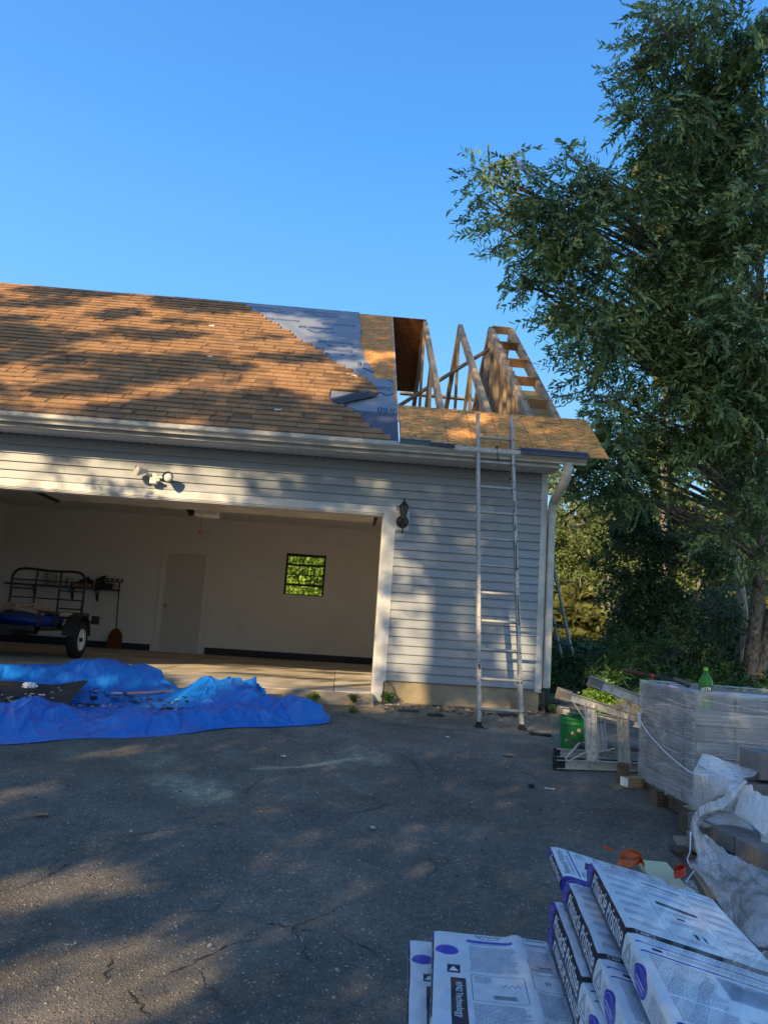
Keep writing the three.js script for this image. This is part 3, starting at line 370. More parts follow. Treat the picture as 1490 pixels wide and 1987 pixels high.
// open trusses
{
  const th = -.013, tw = .044, td = .125;
  const chord = (X, s0, s1, front, m, par, w = .072, name = 'top_chord', d = td) => { const f = front ? rp : rb; return mesh(name, beam(f(X, s0, th - d / 2), f(X, s1, th - d / 2), w, d, front ? nF : nB), m, par); };
  const tM = [M.woodGrey, M.wood, M.woodRed];
  const truss = X => {
    const t = new THREE.Group(); t.name = 'roof_truss'; garage.add(t);
    chord(X, .1, SR - .06, true, M.woodGrey, t); chord(X, .1, SR - .06, false, M.wood, t);
    mesh('bottom_chord', beam(V(X, 2.84, .25), V(X, 2.84, -7.3), tw, td), M.wood, t);
    const ap = rp(X, SR, -.14);
    mesh('web', beam(V(X, 2.88, ap.z), V(X, ap.y, ap.z), tw, .07, V(0, 0, 1)), M.wood, t);
    mesh('web', beam(V(X + .001, 2.88, -1.75), V(X + .001, 4.85, -2.15), tw, .07, V(0, 0, 1)), M.woodGrey, t);
    mesh('web', beam(V(X, 2.88, -5.3), V(X, 4.8, -5.0), tw, .07, V(0, 0, 1)), M.woodRed, t);
    mesh('web', beam(V(X + .002, 2.88, -3.4), V(X + .002, 4.75, -2.15), tw, .07, V(0, 0, 1)), M.wood, t);
    mesh('web', beam(V(X + .002, 2.88, -3.7), V(X + .002, 4.75, -5.0), tw, .07, V(0, 0, 1)), M.woodRed, t);
    mesh('nail_plate', [box(.003, .14, .16, X + tw / 2 + .002, ap.y + .02, ap.z), box(.003, .14, .16, X - tw / 2 - .002, ap.y + .02, ap.z)].map(g => uvBox(g)), M.alu, t);
  };
  truss(1.11); truss(1.72);
  // gable truss with studs, sheathed outside
  const g = new THREE.Group(); g.name = 'gable_truss'; garage.add(g); const GX = 2.25;
  chord(GX, .1, SR - .06, true, M.woodGrey, g); chord(GX, .1, SR - .06, false, M.wood, g); mesh('bottom_chord', beam(V(GX, 2.84, .25), V(GX, 2.84, -7.3), tw, td), M.wood, g);
  const zr = .5 - cP * SR; let i = 0;
  for (let z = -.55; z > -6.6; z -= .30) { const top = 2.86 + .8 * (.5 - (z > zr ? z : 2 * zr - z)) - .12; mesh('stud', beam(V(GX - .004 * (i % 2), 2.89, z), V(GX - .004 * (i % 2), top, z), tw, .07, V(0, 0, 1)), tM[(i * 2 + (i % 3)) % 3], g); i++; }
  const sh = new THREE.Shape(); sh.moveTo(.03, 2.75); sh.lineTo(.03, 2.86 + .8 * .53 - .13); sh.lineTo(-zr, 6.083 - .13); sh.lineTo(-2 * zr - .03, 2.86 + .8 * .53 - .13); sh.lineTo(-2 * zr - .03, 2.75);
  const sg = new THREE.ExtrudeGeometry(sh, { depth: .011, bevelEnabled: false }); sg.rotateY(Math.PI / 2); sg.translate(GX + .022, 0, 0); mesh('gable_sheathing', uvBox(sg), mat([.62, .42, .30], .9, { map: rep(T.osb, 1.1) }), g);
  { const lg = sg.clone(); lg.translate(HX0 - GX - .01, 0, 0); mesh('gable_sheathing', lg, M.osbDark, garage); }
  // gable siding boards outside
  for (let k = 26; k < 57; k++) { const y = SB + k * E, half = (6.083 - .1 - y) / .8; if (half < .1) break; const L = 2 * half, b = new THREE.BoxGeometry(.012, E, Math.min(L, 7.2)); b.rotateZ(.06); b.translate(HX1 - .085, y + E / 2, zr); mesh('siding_board', uvBox(b), M.siding, g); }
  // fly rafter with its ladder of lookouts and the soffit boards seen below them
  const FX = 2.615; const fl = new THREE.Group(); fl.name = 'rake_ladder'; garage.add(fl);
  chord(FX, .1, SR - .02, true, M.wood, fl, .075, 'fly_rafter', .14); chord(FX, .1, SR - .02, false, M.wood, fl, .050, 'fly_rafter', .14);
  for (const s of [5.08, 4.2, 3.35, 2.55, 1.7, .9]) mesh('lookout', beam(rp(GX + .02, s, -.055), rp(FX - .02, s, -.055), .038, .13, nF), s > 5 ? M.wood : M.woodRed, fl);
  for (const s of [4.6, 3.5, 2.4, 1.3]) mesh('lookout', beam(rb(GX + .02, s, -.055), rb(FX - .02, s, -.055), .038, .13, nB), M.woodRed, fl);
  for (let k = 0; k < 7; k++) mesh('soffit_board', (() => { const b = beam(rp(GX + .034, .95 + k * .215, -.128 + .004 * (k % 2)), rp(FX - .021, .95 + k * .215, -.128), .205, .014, nF); return b; })(), mat([.62, .64, .50], .85, { map: rep(T.wood, 2, 1) }), fl);
  // braces
  const br = new THREE.Group(); br.name = 'truss_brace'; garage.add(br);
  const A = at(782, 788, 11.6), B = at(945, 681, 12.0); const z1 = -3.05; const onz = (x, y, z) => { const d = at(x, y, 1).sub(camera.position); return camera.position.clone().addScaledVector(d, (z - camera.position.z) / d.z); }; void A; void B;
  mesh('diagonal_brace', beam(onz(770, 790, z1), onz(948, 678, z1 - .1), .038, .13, V(0, 0, 1)), M.wood, br);
  mesh('runner', beam(onz(776, 763, -5.4), onz(936, 777, -5.4), .038, .12, V(0, 0, 1)), M.wood, br);
}
// ------------------------------------------------------------------ fixtures on the front wall
{
  const o = thing('flood_light', 'twin head flood light with motion sensor on the siding above the garage door', 'flood light', [-2.285, 2.315, .017]);
  const cream = mat([.62, .58, .46], .45);
  mesh('mounting_plate', [(() => { const g = cyl(.055, .05, .03, 0, 0, 0, 24); g.rotateX(Math.PI / 2); g.translate(.0, -.005, .015); return g; })()], cream, o);
  const head = (dir, at0, name, m) => { const pr = [[0, -.075], [.024, -.075], [.030, -.045], [.045, -.015], [.060, .03], [.064, .055], [.060, .055], [.052, .03], [.03, -.02], [0, -.03]].map(([x, y]) => new THREE.Vector2(x, y)); const g = new THREE.LatheGeometry(pr, 24).toNonIndexed(); const q = new THREE.Quaternion().setFromUnitVectors(V(0, 1, 0), dir.clone().normalize()); g.applyQuaternion(q); g.translate(at0.x, at0.y, at0.z); const h = mesh(name, g, m, o); const l = new THREE.SphereGeometry(.055, 18, 8, 0, 6.3, 0, 1.2).toNonIndexed(); l.scale(1, .5, 1); l.translate(0, .02, 0); l.applyQuaternion(q); l.translate(at0.x, at0.y, at0.z); mesh('lens', l, mat([.75, .74, .68], .12), h); return h; };
  head(V(-.85, -.12, .75), V(-.13, .045, .13), 'lamp_head', cream); head(V(.30, -.05, 1), V(.185, -.01, .13), 'lamp_head', mat([.05, .05, .055], .35));
  mesh('knuckle', [rod(V(-.03, 0, .03), V(-.08, .04, .09), .014), rod(V(.03, 0, .03), V(.15, -.005, .06), .014)], cream, o);
  mesh('sensor', [rbox(.085, .075, .075, .012, .02, -.055, .075), (() => { const g = cyl(.02, .02, .03, 0, 0, 0, 14); g.rotateZ(Math.PI / 2); g.translate(.075, -.045, .09); return g; })()], mat([.72, .68, .58], .45), o);
}
{
  const o = thing('wall_lantern', 'dark bronze lantern on a white block beside the garage door trim', 'lantern', [.665, 2.02, .016]);
  const bz = mat([.055, .042, .032], .38, { metalness: .6 });
  mesh('mounting_block', [rbox(.165, .235, .022, .006, 0, -.005, .006)], M.trim, o);
  mesh('back_plate', (() => { const g = new THREE.LatheGeometry([[0, .03], [.02, .03], [.03, .022], [.05, .02], [.065, .012], [.075, 0], [0, 0]].map(q => new THREE.Vector2(...q)), 28).toNonIndexed(); g.rotateX(Math.PI / 2); g.translate(0, -.02, .017); return g; })(), bz, o);
  mesh('arm', [tube([V(0, -.02, .04), V(0, -.05, .09), V(0, -.02, .12), V(0, .02, .115)], .010, 20, 8), tube([V(0, -.05, .09), V(0, -.10, .085), V(.004, -.135, .07), V(0, -.15, .08)], t => .014 * (1 - .55 * t), 18, 8), new THREE.SphereGeometry(.014, 10, 8).toNonIndexed().translate(0, -.155, .08)], bz, o);
  mesh('lantern_body', [cyl(.032, .056, .13, 0, .085, .115, 6), cyl(.040, .034, .016, 0, .015, .115, 6)], mat([.09, .08, .07], .2), o);
  const c = mesh('lantern_frame', [...[0, 1, 2, 3, 4, 5].map(k => { const a = k * Math.PI / 3; return rod(V(.033 * Math.sin(a), .02, .115 + .033 * Math.cos(a)), V(.057 * Math.sin(a), .15, .115 + .057 * Math.cos(a)), .0045, 6); }), cyl(.066, .066, .01, 0, .152, .115, 6)], bz, o); void c;
  mesh('lantern_cap', [cyl(.062, .022, .045, 0, .178, .115, 6), cyl(.018, .018, .02, 0, .21, .115, 10), new THREE.SphereGeometry(.012, 10, 8).toNonIndexed().translate(0, .226, .115), cyl(.006, .001, .025, 0, .245, .115, 8)], bz, o);
}
// a stray cable down the foundation
tag(mesh('cable', [tube([V(.60, .14, .012), V(.66, .10, .02), V(.70, .02, .02), V(.73, -.06, .03), V(.76, -.10, .06)], .005, 24, 6)], mat([.13, .07, .04], .8)), 'thin brown cable hanging down the foundation by the door trim', 'cable');

// ------------------------------------------------------------------ ladder against the eave
{
  const o = thing('extension_ladder', 'long aluminium ladder leaning on the gutter in front of the siding', 'ladder');
  const zy = y => 1.05 - .18 * (y + .2) , y0 = -.175, y1 = 3.27, L = (y) => (y - y0) / (y1 - y0), xl = y => lerp(1.483, 1.425, L(y)), xr = y => lerp(1.945, 1.845, L(y)), up = V(1, 0, 0);
  const railM = M.ladder;
  for (const [f, s] of [[xl, -1], [xr, 1]]) {
    const a = V(f(y0), y0, zy(y0)), b = V(f(y1), y1, zy(y1)), n = V(0, .18, 1).normalize();
    const web = beam(a, b, .006, .066, n), f1 = beam(a.clone().addScaledVector(n, .033).add(V(-s * .012, 0, 0)), b.clone().addScaledVector(n, .033).add(V(-s * .012, 0, 0)), .034, .006, n), f2 = beam(a.clone().addScaledVector(n, -.033).add(V(-s * .012, 0, 0)), b.clone().addScaledVector(n, -.033).add(V(-s * .012, 0, 0)), .034, .006, n);
    const r = mesh('rail', [web, f1, f2], railM, o);
    mesh('scuffed_tape', [beam(a.clone().lerp(b, s > 0 ? .30 : .16).addScaledVector(n, .0365).add(V(-s * .012, 0, 0)), a.clone().lerp(b, s > 0 ? .385 : .175).addScaledVector(n, .0365).add(V(-s * .012, 0, 0)), s > 0 ? .012 : .02, .002, n)], M.black, r);
    if (s > 0) mesh('scuffed_tape', [[.47, .56], [.60, .62], [.66, .70]].map(([p, q]) => beam(a.clone().lerp(b, p).addScaledVector(n, .0365).add(V(-.02, 0, 0)), a.clone().lerp(b, q).addScaledVector(n, .0365).add(V(-.017, 0, 0)), .012, .002, n)), M.black, r);
    const ft = mesh('shoe', [rbox(.05, .05, .07, .008, f(y0) - s * .01, y0 + .015, zy(y0) + .005), rbox(.075, .014, .12, .006, f(y0) - s * .01, H(f(y0), zy(y0)) + .022, zy(y0) + .01)], M.rubber, o); void ft;
  }
  for (let k = 0; k < 12; k++) { const y = -.013 + k * .3, x0 = xl(y), x1 = xr(y); if (y > 3.25) break; const g = rod(V(x0, y, zy(y)), V(x1, y, zy(y)), .0165, 12); const r = mesh('rung', [g], M.ladder, o); mesh('rung_collar', [rod(V(x1 - .006, y - .012, zy(y) + .02), V(x1 - .006, y - .012, zy(y) + .042), .009, 8), rod(V(x0 + .001, y, zy(y)), V(x0 + .014, y, zy(y)), .021, 10), rod(V(x1 - .014, y, zy(y)), V(x1 - .001, y, zy(y)), .021, 10)], M.steelDark, r); }
  mesh('rung_lock', [rbox(.03, .05, .03, .005, 1.655, 2.86, zy(2.86) + .03), rod(V(1.66, 2.85, zy(2.8) + .04), V(1.672, 2.70, zy(2.7) + .03), .006), rbox(.02, .04, .02, .004, 1.672, 2.72, zy(2.7) + .04), rbox(.025, .03, .03, .004, 1.81, 2.5, zy(2.5) + .04)], M.steelDark, o);
  for (const f of [xl, xr]) tag(mesh('ladder_pad', rbox(.16, .02, .16, .005, f(y0) + .01, H(f(y0), 1.08) + .006, 1.085), mat([.14, .10, .07], .9)), f === xl ? 'small dark wood pad under the left foot of the tall ladder' : 'small dark wood pad under the right foot of the tall ladder', 'pad');
}
// a second ladder on the side of the garage
{
  const o = thing('side_ladder', 'weathered ladder leaning against the right side of the garage among leaves', 'ladder');
  const p = [[at(1118, 1306, 11.45), at(1060, 1040, 12.35)], [at(1094, 1296, 12.05), at(1038, 1040, 12.9)]]; const up = V(0, 0, 1);
  const m = mat([.40, .41, .40], .6, { metalness: .3, map: rep(T.metal, 2) });
  for (const [a, b] of p) mesh('rail', [beam(a, b, .03, .075, up)], m, o);
  for (let k = 0; k < 8; k++) { const t = .06 + k * .127; const a = p[0][0].clone().lerp(p[0][1], t), b = p[1][0].clone().lerp(p[1][1], t); const q = b.clone().sub(a).multiplyScalar(.06); mesh('rung', [rod(a.clone().sub(q), b.add(q), .016, 10)], M.steelDark, o); }
}
// ------------------------------------------------------------------ bucket, fallen step ladder
{
  const bx = 2.215, bz = 1.93, by = H(bx, bz) + .016, o = thing('bucket', 'green plastic bucket with peeling side beside the fallen stepladder', 'bucket', [bx, by, bz], .5);
  const g = mat([.008, .17, .035], .35, { bumpMap: rep(T.grain, 2), bumpScale: .0006 });
  mesh('body', (() => { const q = new THREE.LatheGeometry([[0, .004], [.125, .004], [.130, .0], [.136, .10], [.143, .255], [.149, .257], [.150, .272], [.1445, .275], [.145, .300], [.152, .303], [.153, .316], [.146, .32], [.147, .345], [.155, .348], [.155, .362], [.149, .366], [.143, .36], [.131, .02], [0, .016]].map(v => new THREE.Vector2(...v)), 44).toNonIndexed(); return q; })(), g, o);
  mesh('handle', [tube([V(.150, .30, 0), V(.16, .2, .05), V(.10, .10, .13), V(0, .07, .165), V(-.10, .10, .13), V(-.16, .2, .05), V(-.150, .30, 0)], .003, 40, 6)], M.steelDark, o);
  const pr = rng(3), peel = [], peel2 = []; for (let i = 0; i < 46; i++) { const a = -.9 + pr() * 1.7 + (i < 16 ? -.6 : .4), y = .06 + .20 * Math.pow(pr(), 1.2) * (i < 16 ? .8 : 1), r = .1335 + (y / .3) * .010 + .0015; const w = .012 + .05 * pr() * (i > 16 ? 1 : .4), h = .008 + .03 * pr(); const q = new THREE.CylinderGeometry(r + .0012, r, h, 4, 2, true, a, w / r); const p = q.attributes.position; for (let k = 0; k < p.count; k++) p.setY(k, p.getY(k) + y + .008 * (pr() - .5)); (pr() < .55 ? peel : peel2).push(q.toNonIndexed()); }
  mesh('torn_label', peel, mat([.60, .48, .42], .7), o); mesh('torn_label', peel2, mat([.15, .09, .07], .8), o);
}
{
  const o = thing('stepladder', 'aluminium stepladder lying on its side between the bucket and wrapped pallet', 'stepladder');
  const P = (x, y, d) => at(x, y, d); const m = M.aluOld, up = V(0, 1, 0);
  // front section: upper and lower side rail, both running back behind the pallet
  const rail = (a, b, name = 'rail', w = .022, h = .066) => mesh(name, [beam(a, b, w, h, up), beam(a.clone().add(V(0, h / 2, .012)), b.clone().add(V(0, h / 2, .012)), .05, .006, up), beam(a.clone().add(V(0, -h / 2, .012)), b.clone().add(V(0, -h / 2, .012)), .05, .006, up)], m, o);
  const gy = (x, z) => H(x, z) + .016;
  const L1a = V(1.87, gy(1.87, 2.50) + .046, 2.50), L1b = V(3.05, gy(3.0, 2.50) + .050, 2.40), U1a = V(1.905, .285, 2.42), U1b = V(3.05, .00, 2.32);
  const L2a = V(1.98, gy(1.98, 2.13) + .05, 2.13), L2b = V(3.1, gy(3.1, 2.15) + .05, 2.08), U2a = V(2.245, .395, 2.22), U2b = V(3.15, .115, 2.16);
  const Ma = V(2.03, .115, 2.02), Mb = V(3.1, -.015, 2.0);
  rail(L1a, L1b); rail(U1a, U1b); rail(L2a, L2b, 'rear_rail', .025, .06); rail(U2a, U2b, 'rear_rail', .03, .08); rail(Ma, Mb, 'rear_rail', .022, .06);
  // steps between the side rails stand upright now
  const onL = (a, b, x) => a.clone().lerp(b, (x - a.x) / (b.x - a.x));
  const step = (x, a, b, c, d, w = .085, xo = 0) => { const p = onL(a, b, x + xo), q = onL(c, d, x); return mesh('step', [beam(p, q, .012, w, V(1, 0, 0)), beam(p.clone().add(V(w / 2, 0, .018)), q.clone().add(V(w / 2, 0, .018)), .045, .006, V(1, 0, 0)), beam(p.clone().add(V(-w / 2, 0, .018)), q.clone().add(V(-w / 2, 0, .018)), .045, .006, V(1, 0, 0)), beam(p.clone().add(V(0, 0, .01)), q.clone().add(V(0, 0, .01)), .025, .008, V(1, 0, 0))], m, o); };
  step(2.175, L1a, L1b, U1a, U1b, .09, .01); step(2.47, L1a, L1b, U1a, U1b, .085); step(2.80, L1a, L1b, U1a, U1b, .085); step(2.40, L2a, L2b, Ma, Mb, .07);
  
  const brace = (a, b) => mesh('brace', [beam(a, b, .006, .030, V(0, 0, 1))], m, o);
  brace(onL(U1a, U1b, 2.02).add(V(0, -.03, .03)), V(2.14, .06, 2.45)); brace(onL(L1a, L1b, 1.96).add(V(0, .02, .03)), V(2.15, -.17, 2.47)); brace(onL(L1a, L1b, 1.93).add(V(.02, .02, -.03)), V(2.13, -.13, 2.3));
  brace(onL(U2a, U2b, 2.42).add(V(0, -.03, .02)), V(2.60, .12, 2.2)); mesh('step', [beam(onL(U2a, U2b, 2.62), V(2.60, -.0, 2.1), .07, .02, V(1, 0, 0))], m, o); brace(onL(L2a, L2b, 2.3), V(2.44, -.16, 2.3));
  const foot = (a, b, m2, len = .075, h = .10) => { const d = b.clone().sub(a).normalize(); return mesh('foot', [beam(a.clone().addScaledVector(d, -.012), a.clone().addScaledVector(d, len), .06, h, up)], m2, o); };
  const worn = mat([.20, .17, .14], .9, { bumpMap: rep(T.grain, 4), bumpScale: .003 });
  foot(L1a, L1b, M.rubber); foot(U1a, U1b, worn, .10); foot(U2a, U2b, worn, .11); foot(L2a, L2b, M.rubber, .03, .065); foot(Ma, Mb, worn, .02, .06);
  const pl = thing('plank', 'grey painted plank lying behind the step of the stepladder', 'plank'); const a = V(2.13, -.165, 1.98), b = V(3.0, -.205, 1.98); mesh('board', beam(a, b, .20, .03, up), mat([.30, .34, .40], .7, { map: rep(T.wood, 2, 1) }), pl); mesh('support_block', [beam(V(2.5, gy(2.5, 1.97), 1.97), V(2.5, -.20, 1.97), .08, .10, V(0, 0, 1))], M.woodOld, pl);
}
// ------------------------------------------------------------------ pallets of pavers under stretch film
const film = (seed, base, streak, dens = 1, band = 0) => { const a = canvasTex(512, 512, (c, w, h) => { const r = rng(seed); c.fillStyle = `rgb(${base},${base},${base})`; c.fillRect(0, 0, w, h); if (band) for (let i = 0; i < 26; i++) { const v = r() < .5 ? 150 : 40; c.fillStyle = `rgba(${v},${v},${v},${.10 + .16 * r()})`; c.save(); c.translate(0, r() * h); c.rotate((r() - .5) * .10); c.fillRect(-40, 0, w + 80, 8 + 70 * r()); c.restore(); } for (let i = 0; i < 420 * dens; i++) { const x = r() * w, y = r() * h, l = (20 + 150 * r()) * (band ? 1.8 : 1), a = band ? (r() - .5) * .22 + (r() < .06 ? .6 : 0) : (r() - .5) * .9 + (r() < .25 ? .9 : 0), v = 120 + 135 * r() | 0; c.strokeStyle = `rgba(${v},${v},${v},${streak * (.15 + .85 * r() * r())})`; c.lineWidth = .6 + 3.6 * r() * r(); c.beginPath(); c.moveTo(x, y); c.quadraticCurveTo(x + l * .5 * Math.cos(a) + 14 * (r() - .5), y + l * .5 * Math.sin(a) + 14 * (r() - .5), x + l * Math.cos(a), y + l * Math.sin(a)); c.stroke(); } }, false); return new THREE.MeshPhysicalMaterial({ color: lin(.92, .92, .92), roughness: .13, alphaMap: a, transparent: true, opacity: 1, side: THREE.DoubleSide, bumpMap: rep(T.crumple, 1.6), bumpScale: .009, specularIntensity: 1, ior: 1.5, clearcoat: 1, clearcoatRoughness: .08 }); };  // pale streaks painted into the alpha stand in for highlights on the wrinkles
const paverM = [[.27, .235, .21], [.30, .25, .22], [.24, .22, .205], [.32, .26, .215]].map(c => mat(c, .92, { map: rep(T.paver, 4), bumpMap: rep(T.paver, 4), bumpScale: .004 }));
const paverG = [0, 1, 2, 3].map(i => { const g = rbox(.262, .098, .176, .007, 0, 0, 0, 1); const p = g.attributes.position; for (let k = 0; k < p.count; k++) p.setXYZ(k, p.getX(k) + .004 * (hash(Math.round(p.getX(k) * 90), Math.round(p.getZ(k) * 90), i) - .5), p.getY(k), p.getZ(k)); return g; });
function paver(par, x, y, z, turn = 0, k = 0) { const o = mesh('paver', paverG[hash(k, 1, 3) * 4 | 0], paverM[hash(k, 2, 7) * 4 | 0], par); o.position.set(x + .006 * (hash(k, 3, 1) - .5), y, z + .006 * (hash(k, 4, 1) - .5)); o.rotation.y = turn + .03 * (hash(k, 5, 1) - .5); return o; }
function wrapShell(w, h, d, r, sag) {           // film drawn round the four sides and over the top rim
  const n = 200, rows = 60, pos = [], uv = [], idx = []; const per = 2 * (w + d);
  for (let j = 0; j <= rows; j++) for (let i = 0; i <= n; i++) {
    let t = i / n * per, x, z; if (t < w) { x = t; z = 0; } else if (t < w + d) { x = w; z = -(t - w); } else if (t < 2 * w + d) { x = w - (t - w - d); z = -d; } else { x = 0; z = -d + (t - 2 * w - d); }
    const cx = clamp(x, r, w - r), cz = clamp(z, -d + r, -r), L = Math.hypot(x - cx, z - cz) || 1; if (L > r * .99 && L < r * 2) { x = cx + (x - cx) / L * r; z = cz + (z - cz) / L * r; }
    let y = j / rows * 1.12, inn = 0; if (y > 1) { inn = (y - 1) * .9; y = 1 + .02 * Math.sin((y - 1) * 20) - (y - 1) * .1; }
    const ox = x - w / 2, oz = z + d / 2; const wr = .010 * (fbm(t * 3, y * 4, 3, 3) - .5) + .008 * Math.abs(((t * 2.3 + y * 3.1 + fbm(t * 2, y * 3, 9, 3)) % 1) - .5) - .007 * Math.pow(Math.sin(y * 3.14), 2) * (.5 + vnoise(t * 7, y * 5, 4));
    const k = 1 + wr / .5 - inn; pos.push(w / 2 + ox * k, y * h + .006 * Math.sin(t * 9) * (j === 0), -d / 2 + oz * k); uv.push(t * 1.1, y * h * 1.1);
  }
  for (let j = 0; j < rows; j++) for (let i = 0; i < n; i++) { const a = j * (n + 1) + i; idx.push(a, a + 1, a + n + 1, a + 1, a + n + 2, a + n + 1); }
  const g = new THREE.BufferGeometry(); g.setAttribute('position', new THREE.Float32BufferAttribute(pos, 3)); g.setAttribute('uv', new THREE.Float32BufferAttribute(uv, 2)); g.setIndex(idx); g.computeVertexNormals(); return g;
}
const sagBoards = (par, w, d, y0) => { for (const z of [-.02, -.18, -.36, -.55, -.74, -.93, -d + .08]) mesh('deck_board', beam(V(-.03, y0, z), V(w + .03, y0 + .004, z), .13, .018, V(0, 1, 0)), M.woodOld, par); for (const x of [.03, w / 2, w - .03]) mesh('stringer', beam(V(x, y0 - .052, .04), V(x, y0 - .052, -d - .03), .04, .085, V(0, 1, 0)), M.woodOld, par); };
const P1 = { x: 2.425, y: -.300, z: 3.83, a: -.05 };
{
  const o = thing('paver_pallet', 'tall pallet of grey pavers tightly wrapped in clear film by the stepladder', 'pallet', [P1.x, P1.y, P1.z], P1.a); o.rotation.z = -.012;
  const W = 1.12, D = 1.10, rows = 7, hy = .105; sagBoards(o, W, D, -.012);
  let k = 0;
  for (let r = 0; r < rows; r++) { const y = .05 + r * hy; for (let i = 0; i < 4; i++) { const off = r % 2 ? .02 : 0; paver(o, .14 + i * .277 - .01 + off * .3, y, -.10, 0, k++); paver(o, .14 + i * .277, y, -D + .10, 0, k++); } for (let j = 0; j < 4; j++) { paver(o, .09 + (r % 2) * .004, y, -.335 - j * .262 * .72, Math.PI / 2 * (j % 2 ? 1 : 1), k++).scale.set(.72, 1, 1); paver(o, W - .09, y, -.335 - j * .19, Math.PI / 2, k++).scale.set(.72, 1, 1); } }
  for (let i = 0; i < 3; i++) for (let j = 0; j < 4; j++) paver(o, .33 + i * .272, .05 + (rows - 1) * hy - (i === 0 && j < 2 ? .1 : 0), -.30 - j * .185, 0, k++);
  mesh('pallet_fill', boxMM(.18, W - .18, 0, .05 + (rows - 1) * hy - .16, -D + .19, -.19), M.woodOld, o);
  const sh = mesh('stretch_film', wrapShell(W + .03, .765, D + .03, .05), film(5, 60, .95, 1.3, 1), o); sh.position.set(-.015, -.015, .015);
  mesh('strap', [tube([V(-.022, .50, -D), V(-.022, .40, -D * .85), V(-.024, .295, -D * .5), V(-.024, .235, -.2), V(-.02, .215, 0), V(.03, .21, .02), V(.12, .215, .022)], .006, 60, 6)], mat([.75, .76, .78], .4), o);
  mesh('strap_tag', [rbox(.006, .11, .06, .002, -.03, .44, -D * .93)], mat([.66, .70, .76], .5), o);
}
// shims of lumber below the pallet
for (const [name, label, x, z, w, h, d, m, t, dy = 0] of [
  ['wood_block', 'pale cut timber block with a white end under the far pallet corner', 2.42, 2.86, .24, .075, .10, M.wood, .3],
  ['wood_block', 'upright dark post end standing under the far pallet corner', 2.325, 2.82, .06, .16, .09, M.woodOld, 0],
  ['wood_block', 'dark weathered block under the middle of the pallet edge', 2.46, 3.28, .18, .10, .12, M.woodOld, .1],
  ['wood_block', 'lower dark block of the pair under the near pallet corner', 2.44, 3.86, .20, .11, .16, M.woodOld, .1],
  ['wood_block', 'upper grey block of the pair under the near pallet corner', 2.43, 3.86, .14, .05, .13, M.woodGrey, .05, .112]]) {
  const o = thing(name, label, 'wood block', [x, H(x, z) + .014 + dy, z], t); mesh('timber', [beam(V(-w / 2, h / 2, 0), V(w / 2, h / 2, 0), d, h, V(0, 1, 0))], m, o); mesh('end_grain', [boxMM(-w / 2 - .004, -w / 2 - .0005, .006, h - .006, -d / 2 + .006, d / 2 - .006)], name && label.includes('white end') ? M.white : M.woodOld, o);
}
tag(mesh('scrap_board', (() => { const g = beam(V(2.30, H(2.3, 4.0) + .024, 3.98), V(2.10, H(2.1, 4.9) + .024, 4.85), .16, .02, V(0, 1, 0)); return g; })(), M.woodGrey), 'grey board lying on the asphalt below the torn pallet', 'board');
// things standing on the wrapped pallet
const topY = x => P1.y + .735 - .012 * (x - P1.x);
{
  const o = thing('soda_bottle', 'green soda bottle standing on the wrapped pavers', 'bottle', [2.515, topY(2.5) - .12, 3.80], -.25);
  const liquid = new THREE.MeshPhysicalMaterial({ color: lin(.16, .62, .06), roughness: .08, transmission: .75, thickness: .08, ior: 1.36, attenuationColor: lin(.10, .55, .03), attenuationDistance: .05 });
  mesh('bottle', new THREE.LatheGeometry([[0, 0], [.036, 0], [.045, .008], [.046, .03], [.043, .05], [.046, .07], [.046, .17], [.044, .20], [.034, .225], [.020, .245], [.0135, .258], [.0135, .272], [0, .272]].map(v => new THREE.Vector2(...v)), 32).toNonIndexed(), liquid, o);
  mesh('bottle_cap', [cyl(.0155, .015, .022, 0, .283, 0, 20)], mat([.20, .55, .03], .4), o);
  const lt = canvasTex(512, 160, (c, w, h) => { c.fillStyle = '#0f6b2c'; c.fillRect(0, 0, w, h); c.fillStyle = '#0a3f1e'; for (let i = 0; i < 8; i++) { c.beginPath(); c.moveTo(i * 70 - 20, h); c.lineTo(i * 70 + 20, h * .3); c.lineTo(i * 70 + 60, h); c.fill(); } for (const x of [20, 276]) { c.save(); c.translate(x, 78); c.rotate(-.12); c.font = 'italic bold 58px sans-serif'; c.fillStyle = '#f2efe2'; c.fillText('MTN', -2, 0); c.fillStyle = '#d51d2c'; c.font = 'italic bold 74px sans-serif'; c.fillText('DEW', 60, 54); c.restore(); } });
  const lg = new THREE.CylinderGeometry(.0468, .0468, .085, 32, 1, true).toNonIndexed(); lg.rotateY(1.9); lg.translate(0, .135, 0); mesh('label_wrap', lg, mat([1, 1, 1], .3, { map: lt }), o);
}
{
  const o = thing('soda_can', 'red soda can lying behind the film edge of the wrapped pallet', 'can', [2.53, topY(2.5) - .004, 3.26], .15); o.rotation.order = 'YXZ'; o.rotation.z = Math.PI / 2 - .1;
  const ct = canvasTex(256, 128, (c, w, h) => { c.fillStyle = '#b3152b'; c.fillRect(0, 0, w, h); c.fillStyle = '#d8c2c6'; for (let i = 0; i < 9; i++) { c.beginPath(); c.ellipse(18 + i * 28, 58 + 12 * Math.sin(i * 2.1), 11, 20 - 6 * (i % 3), .5, 0, 7); c.fill(); } c.fillStyle = '#6b1030'; c.fillRect(0, 98, w, 12); });
  mesh('can_body', new THREE.LatheGeometry([[0, -.058], [.024, -.058], [.028, -.052], [.033, -.045], [.033, .045], [.027, .055], [.026, .06], [.022, .057], [0, .057]].map(v => new THREE.Vector2(...v)), 28).toNonIndexed(), mat([1, 1, 1], .3, { map: ct, metalness: .3 }), o);
}
